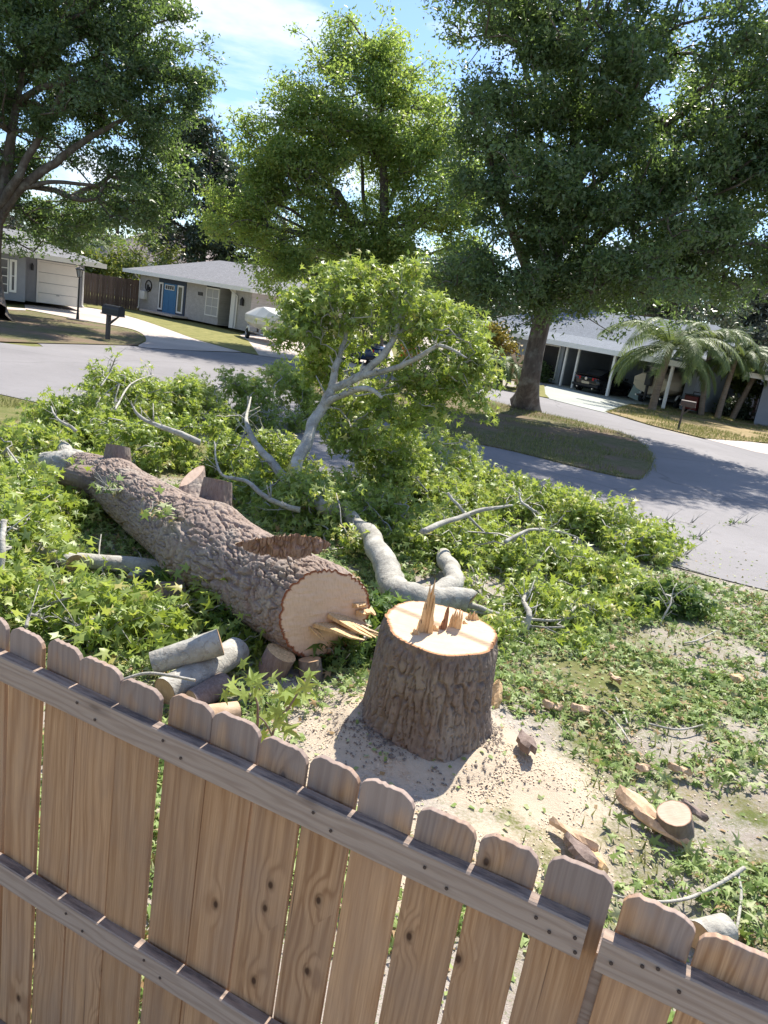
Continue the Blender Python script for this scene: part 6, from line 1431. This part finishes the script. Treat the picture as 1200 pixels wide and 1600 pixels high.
def mailbox(label, p, h, s, rz, mpost, mbox):
    t = thing('mailbox', label, 'mailbox', p, rz)
    MB().box(-0.055*s, 0.055*s, -0.055*s, 0.055*s, 0, h).to('post', mpost, t)
    o = MB().add([(-0.04*s, 0, h*0.55), (0.04*s, 0, h*0.55), (0.04*s, -0.42*s, h*0.92), (-0.04*s, -0.42*s, h*0.92), (-0.04*s, 0, h*0.65), (0.04*s, 0, h*0.65), (0.04*s, -0.5*s, h), (-0.04*s, -0.5*s, h)], [(0, 1, 2, 3), (4, 7, 6, 5), (0, 4, 5, 1), (2, 6, 7, 3), (0, 3, 7, 4), (1, 5, 6, 2)]).to('brace', mpost, t)
    MB().box(-0.14*s, 0.14*s, -0.62*s, 0.25*s, h-0.02, h+0.02).to('shelf', mpost, t)
    prof = [(-0.13*s, 0), (0.13*s, 0), (0.13*s, 0.16*s)]+[(0.13*s*math.cos(a), 0.16*s+0.13*s*math.sin(a)) for a in np.linspace(0.3, math.pi-0.3, 7)]+[(-0.13*s, 0.16*s)]
    bx = MB().prism([(x, z+h+0.022) for x, z in prof], -0.58*s, 0.2*s).to('box', mbox, t)
    MB().prism([(x*1.04, z*1.03+h+0.02) for x, z in prof], -0.60*s, -0.582*s).to('door', mbox, bx)
    MB().box(0.135*s, 0.15*s, -0.2*s, -0.12*s, h+0.05*s, h+0.26*s).to('flag', M_CARTRED if 'right' in label else M_BLACK, bx)
    return t
mailbox('black mailbox on a braced wooden post at the left verge', g(168, 530, 0.045), 1.0, 1.25, 1.05, M_DARKWOOD, M_BLACK)
mailbox('dark mailbox on a leaning post at the right lawn edge', g(1060, 669, 0.044), 0.95, 0.72, 1.1, M_DARKWOOD, M_BROWNDOOR)

def wheel(parent, c, rad, wdt, axis=(1, 0, 0)):
    ax = Vector(axis).normalized(); q = ax.to_track_quat('Z', 'Y')
    n = 20; secs = []
    for zz_, k in ((-wdt/2, 0.62), (-wdt/2, 0.92), (-wdt*0.38, 1.0), (wdt*0.38, 1.0), (wdt/2, 0.92), (wdt/2, 0.62)):
        secs.append([tuple(q @ Vector((rad*k*math.cos(a), rad*k*math.sin(a), zz_))) for a in np.arange(n)*2*math.pi/n])
    o = MB().loft(secs).to('wheel', M_TYRE, parent, smooth=False, loc=c)
    b = MB()
    for s in (-1, 1):
        for i in range(5):
            a = i*2*math.pi/5; b.bar(tuple(q @ Vector((0, 0, s*wdt*0.505))), tuple(q @ Vector((rad*0.56*math.cos(a), rad*0.56*math.sin(a), s*wdt*0.505))), rad*0.09, rad*0.06, 6)
        b.tube([tuple(q @ Vector((0, 0, s*wdt*0.49))), tuple(q @ Vector((0, 0, s*wdt*0.54)))], [rad*0.2, rad*0.16], 10)
    b.to('rim', M_CHROME, o); return o
def car(label, p, rz, paint, s=1.0):
    """a low coupe; local -y is its tail"""
    t = thing('parked_car', label, 'car', p, rz)
    L = 4.5; prof = []      # stations along y: (y, half width, z floor, z belt)
    st_ = [(-2.25, 0.72, 0.42, 0.86), (-2.15, 0.86, 0.30, 0.98), (-1.7, 0.93, 0.22, 1.02), (-0.8, 0.94, 0.20, 0.98), (0.6, 0.93, 0.20, 0.95), (1.4, 0.92, 0.22, 0.90), (2.0, 0.86, 0.28, 0.80), (2.25, 0.70, 0.40, 0.66)]
    secs = []
    for y, hw, z0, z1 in st_:
        zm = z0+(z1-z0)*0.6
        secs.append([(-hw*0.9, y, z0), (hw*0.9, y, z0), (hw, y, z0+0.12), (hw*1.02, y, zm), (hw*0.93, y, z1-0.03), (hw*0.78, y, z1), (-hw*0.78, y, z1), (-hw*0.93, y, z1-0.03), (-hw*1.02, y, zm), (-hw, y, z0+0.12)])
    body = MB().loft(secs).to('body', paint, t, smooth=True)
    body.modifiers.new('sub', 'SUBSURF').render_levels = 1
    cs = [(-1.65, 0.66, 0.99, 1.0), (-0.75, 0.62, 0.98, 1.36), (0.15, 0.62, 0.96, 1.38), (1.05, 0.68, 0.94, 0.96)]
    secs = [[(-hw*1.08, y, z0-0.05), (hw*1.08, y, z0-0.05), (hw, y, z1-0.06), (hw*0.82, y, z1), (-hw*0.82, y, z1), (-hw, y, z1-0.06)] for y, hw, z0, z1 in cs]
    MB().loft(secs).to('cabin', paint, t, smooth=False, bevel=0.02)
    MB().add([(-0.56, -1.60, 1.05), (0.56, -1.60, 1.05), (0.52, -0.86, 1.345), (-0.52, -0.86, 1.345)], [(0, 1, 2, 3)]).to('rear_window', M_GLASS, t)
    MB().add([(-0.58, 0.98, 1.0), (0.58, 0.98, 1.0), (0.52, 0.22, 1.385), (-0.52, 0.22, 1.385)], [(3, 2, 1, 0)]).to('windscreen', M_GLASS, t)
    for sd_ in (-1, 1):
        MB().add([(sd_*0.715, -1.1, 1.03), (sd_*0.715, 0.8, 1.0), (sd_*0.645, 0.15, 1.31), (sd_*0.645, -0.7, 1.31)], [(0, 1, 2, 3)]).to('side_window', M_GLASS, t)
        b = MB()
        for k in range(3): b.box(sd_*(0.42+0.13*k)-0.05, sd_*(0.42+0.13*k)+0.05, -2.235+0.03*k, -2.16, 0.74, 0.90)
        b.to('tail_light', M_RED, t)
        MB().box(sd_*0.98-0.09, sd_*0.98+0.09, 0.62, 0.8, 0.97, 1.08).to('side_mirror', paint, t, bevel=0.03)
        wheel(t, (sd_*0.83, -1.35, 0.33), 0.33, 0.22); wheel(t, (sd_*0.83, 1.4, 0.33), 0.33, 0.22)
        MB().bar((sd_*0.5, -2.27, 0.3), (sd_*0.5, -2.1, 0.3), 0.045, n=10).to('exhaust', M_CHROME, t)
    MB().box(-0.25, 0.25, -2.275, -2.23, 0.52, 0.66).to('number_plate', M_PLATE, t)
    MB().tube([(0, -2.25, 0.82), (0, -2.28, 0.82)], [0.09, 0.08], 16).to('badge', M_CHROME, t)
    MB().box(-0.85, 0.85, -2.29, -2.17, 0.36, 0.50).to('bumper', M_BLACK, t, bevel=0.03)
    MB().add([(-0.8, -2.22, 1.02), (0.8, -2.22, 1.02), (0.78, -2.0, 1.06), (-0.78, -2.0, 1.06), (-0.8, -2.22, 1.045), (0.8, -2.22, 1.045), (0.78, -2.0, 1.085), (-0.78, -2.0, 1.085)], [(3, 2, 1, 0), (4, 5, 6, 7), (0, 1, 5, 4), (1, 2, 6, 5), (2, 3, 7, 6), (3, 0, 4, 7)]).to('spoiler', paint, t)
    t.scale = (s, s, s); return t
def inC(x, y, z=0.0): v = fC.a+fC.d*x+fC.n*y; return np.array([v[0], v[1], z])
cq = fC.p(907, 610)[0]
car('black coupe parked tail out under the carport', inC(cq, 2.2), fC.rz+0.12, M_CARPAINT, 1.02)
car('blue car half hidden behind the upright crown', np.array([at(548, 575, 41)[0], 41.0, 0.026]), 0.75, M_BLUECAR, 0.95)

def boat(label, p, rz, s, cover, hullm, trailer_label):
    t = thing('boat', label, 'boat', p, rz)
    secs = []
    for y, hw, zk, zs in ((-2.6, 1.0, 0.62, 1.35), (-1.2, 1.12, 0.58, 1.38), (0.4, 1.05, 0.58, 1.45), (1.6, 0.75, 0.66, 1.55), (2.5, 0.3, 0.9, 1.66), (2.9, 0.03, 1.25, 1.72)):
        secs.append([(0.0, y, zk), (hw*0.75, y, zk+0.22), (hw, y, zk+0.45), (hw, y, zs), (hw*0.9, y, zs+0.02), (-hw*0.9, y, zs+0.02), (-hw, y, zs), (-hw, y, zk+0.45), (-hw*0.75, y, zk+0.22)])
    MB().loft(secs).to('hull', hullm, t, smooth=False, bevel=0.03)
    secs = []
    for y, hw, z in ((-2.62, 1.02, 1.75), (-1.2, 1.15, 2.0), (0.4, 1.08, 2.15), (1.6, 0.78, 1.95), (2.6, 0.28, 1.8)):
        secs.append([(hw, y, 1.25), (hw*1.0, y, 1.5), (hw*0.55, y, z), (-hw*0.55, y, z), (-hw*1.0, y, 1.5), (-hw, y, 1.25)])
    MB().loft(secs).to('cover', cover, t, smooth=False, bevel=0.05)
    b = MB().box(-0.18, 0.18, -2.98, -2.62, 1.1, 1.8).box(-0.07, 0.07, -2.95, -2.75, 0.35, 1.1); b.to('outboard_motor', M_BLACK, t, bevel=0.05)
    t.scale = (s, s, s)
    tt = thing('boat_trailer', trailer_label, 'trailer', p, rz)
    b = MB(); b.bar((-0.75, -2.5, 0.48), (-0.75, 1.2, 0.46), 0.05).bar((0.75, -2.5, 0.48), (0.75, 1.2, 0.46), 0.05).bar((-0.75, 1.2, 0.46), (0, 3.6, 0.48), 0.05).bar((0.75, 1.2, 0.46), (0, 3.6, 0.48), 0.05).bar((-1.05, -0.9, 0.4), (1.05, -0.9, 0.4), 0.05).bar((-0.8, 0.8, 0.47), (0.8, 0.8, 0.47), 0.04).bar((0, 3.4, 0.5), (0, 3.4, 1.3), 0.05)
    b.to('frame', M_CHROME, tt)
    for sd_ in (-1, 1):
        wheel(tt, (sd_*1.12, -0.9, 0.32), 0.32, 0.2)
        MB().tube([(sd_*1.12, -1.32, 0.5), (sd_*1.12, -1.1, 0.72), (sd_*1.12, -0.9, 0.76), (sd_*1.12, -0.7, 0.72), (sd_*1.12, -0.48, 0.5)], [0.06]*5, 6).to('mudguard', M_WHITE, tt)
    MB().bar((0, 3.3, 0), (0, 3.3, 0.5), 0.03).to('jack_stand', M_CHROME, tt)
    MB().bar((0.0, 3.6, 0.45), (0.0, 3.8, 0.45), 0.07, n=8).to('coupler', M_BLACK, tt)
    tt.scale = (s, s, s); return t
pB = np.array([at(418, 530, 45.5)[0], 45.5, 0.026])
boat('covered white boat on its trailer beside the brick house', pB, math.radians(205), 0.92, M_HULL, M_HULL, 'galvanised boat trailer on the pink concrete beside the brick house')
bq = fC.p(993, 622)[0]
boat('tan covered boat stored in the right bay of the carport', inC(bq, 3.2), fC.rz+0.1, 0.98, M_TAN, M_TAN, 'boat trailer parked in the right bay of the carport')
p = g(988, 624, 0.034); t = thing('leaning_panel', 'pale teal panel leaning upright in front of the tan boat', 'panel', p, fC.rz+0.5)
o = MB().box(-0.32, 0.32, -0.02, 0.02, 0.05, 1.3).to('board', M_SIGNT, t, bevel=0.006); o.rotation_euler = (-0.2, 0.25, 0)
b = MB(); b.bar((-0.25, 0.35, 0), (-0.15, 0.1, 1.0), 0.02).bar((0.25, 0.35, 0), (0.15, 0.1, 1.0), 0.02).to('leg', M_DARKWOOD, t)
p = inC(Lc+0.7, 1.7); t = thing('hand_cart', 'red upright cart beside the right carport wall', 'cart', p, fC.rz)
MB().box(-0.4, 0.4, -0.3, 0.3, 0.2, 0.95).to('box', M_CARTRED, t, bevel=0.04); MB().box(-0.42, 0.42, -0.32, 0.32, 0.96, 1.02).to('lid', M_BLACK, t)
for sd_ in (-1, 1): wheel(t, (sd_*0.42, 0.1, 0.2), 0.2, 0.08)
b = MB(); b.bar((-0.35, 0.33, 0.8), (-0.35, 0.5, 1.15), 0.02).bar((0.35, 0.33, 0.8), (0.35, 0.5, 1.15), 0.02).bar((-0.35, 0.5, 1.15), (0.35, 0.5, 1.15), 0.02).to('handle', M_BLACK, t)
p = g0(800, 38.5); t = thing('wooden_windmill', 'weathered wooden yard windmill left of the oak trunk', 'garden ornament', p, 0.3)
b = MB(); b.bar((-0.35, 0, 0), (-0.08, 0, 1.2), 0.05).bar((0.35, 0, 0), (0.08, 0, 1.2), 0.05).bar((-0.25, 0, 0.5), (0.25, 0, 0.5), 0.04).to('stand', M_CHIP, t)
for i in range(6):
    a = i*math.pi/3; ca, sa = math.cos(a), math.sin(a)
    MB().add([(0.08*ca+0.05*sa, -0.1, 1.25+0.08*sa-0.05*ca), (0.08*ca-0.05*sa, -0.1, 1.25+0.08*sa+0.05*ca), (0.6*ca-0.12*sa, -0.12, 1.25+0.6*sa+0.12*ca), (0.6*ca+0.12*sa, -0.08, 1.25+0.6*sa-0.12*ca)], [(0, 1, 2, 3)]).to('blade', M_CHIP, t).modifiers.new('thick', 'SOLIDIFY').thickness = 0.03
# flower pot things by the carport door
for i, (a, c, Y) in enumerate(((862, 592, 49.5), (872, 590, 50.5))):
    p = g0(a, Y); t = thing('potted_plant', ['red potted plant left of the first carport post', 'green potted plant behind the first carport post'][i], 'potted plant', p)
    MB().tube([(0, 0, 0), (0, 0, 0.4), (0, 0, 0.45)], [0.18, 0.27, 0.29], 14).to('pot', M_CARTRED if i == 0 else M_DARKWOOD, t)
    rr = np.random.default_rng(50+i); pos = rr.normal(0, 0.22, (160, 3))+np.array([0, 0, 0.8]); v, f = scatter(OAK_V*np.array([1.4, 1, 1]), OAK_F, pos, R_from(rr.normal(0, 1, pos.shape), rr.uniform(0, 6, 160)), rr.uniform(0.12, 0.25, 160))
    o = obj('foliage', mesh('foliage', v, f, M_OAK, {'tint': np.repeat(rr.random(160), 3)}), t); o['kind'] = 'stuff'

# ------------------------------------------------------------------ grass blades
def in_poly(P, x, y):
    c = np.zeros(len(x), bool); n = len(P)
    for i in range(n):
        a, b = P[i], P[(i+1) % n]; k = ((a[1] > y) != (b[1] > y)) & (x < (b[0]-a[0])*(y-a[1])/(b[1]-a[1]+1e-12)+a[0]); c ^= k
    return c
rr = np.random.default_rng(77)
def blades(x, y, z, h):
    n = len(x); tv = np.array([(-0.09, 0, 0), (0.09, 0, 0), (0.0, 0.35, 1.0)]); tf = np.array([(0, 1, 2)])
    Rg = R_from(np.column_stack([rr.normal(0, 0.25, n), rr.normal(0, 0.25, n), np.ones(n)]), rr.uniform(0, 6.28, n))
    return scatter(tv, tf, np.column_stack([x, y, z]), Rg, h*rr.uniform(0.6, 1.3, n))
VV = []; FF_ = []; b = 0
x = rr.uniform(-5, 8.5, 40000); y = rr.uniform(17, 33, 40000); k = in_poly(ISL, x, y) & (fbm(x*0.8, y*0.8, 3, 4) > 0.44)
v, f = blades(x[k], y[k], np.full(k.sum(), 0.045), 0.10); VV.append(v); FF_.append(f+b); b += len(v)
x = rr.uniform(-10, -3.4, 30000); y = rr.uniform(8.5, 16.0, 30000); k = (y < 12.2-0.42*x-0.1) & (fbm(x*0.8, y*0.8, 3, 4) > 0.40)
v, f = blades(x[k], y[k], gz(x[k], y[k]), 0.07); VV.append(v); FF_.append(f+b); b += len(v)
LR_ = np.array([p[:2] for p in LAWN_R]); x = rr.uniform(8, 22, 40000); y = rr.uniform(28, 45, 40000); k = in_poly(LR_, x, y) & (fbm(x*0.6, y*0.6, 3, 4) > 0.42)
v, f = blades(x[k], y[k], np.full(k.sum(), 0.042), 0.11); VV.append(v); FF_.append(f+b); b += len(v)
x = rr.uniform(-5, 5, 9000); y = rr.uniform(2.2, 9.5, 9000); k = (fbm(x*1.4, y*1.4, 31, 4) > 0.52) & (np.hypot(x-STUMP[0], y-STUMP[1]) > 1.2)
v, f = blades(x[k], y[k], gz(x[k], y[k]), 0.07); VV.append(v); FF_.append(f+b); b += len(v)
for poly, hh_ in ((ISL, 0.09), (np.array([p[:2] for p in LAWN_R]), 0.09)):
    for i in range(len(poly)):
        a, c = poly[i], poly[(i+1) % len(poly)]; k = int(np.linalg.norm(c-a)*45)
        if k == 0 or k > 900: continue
        t = rr.random(k)[:, None]; q = a+(c-a)*t+rr.normal(0, 0.07, (k, 2))*(0.4+1.2*vnoise(t[:, 0]*9+i*3, t[:, 0]*0, 5))[:, None]
        v, f = blades(q[:, 0], q[:, 1], np.full(k, 0.02), hh_); VV.append(v); FF_.append(f+b); b += len(v)
v = np.vstack(VV); f = np.vstack(FF_)
tag(obj('grass', mesh('grass', v, f, M_GRASS, {'tint': np.repeat(np.clip(rr.normal(0.5, 0.25, len(f)), 0, 1), 3)})), 'short thin grass on the verge, the island and the right lawn', 'grass', None, 'stuff')
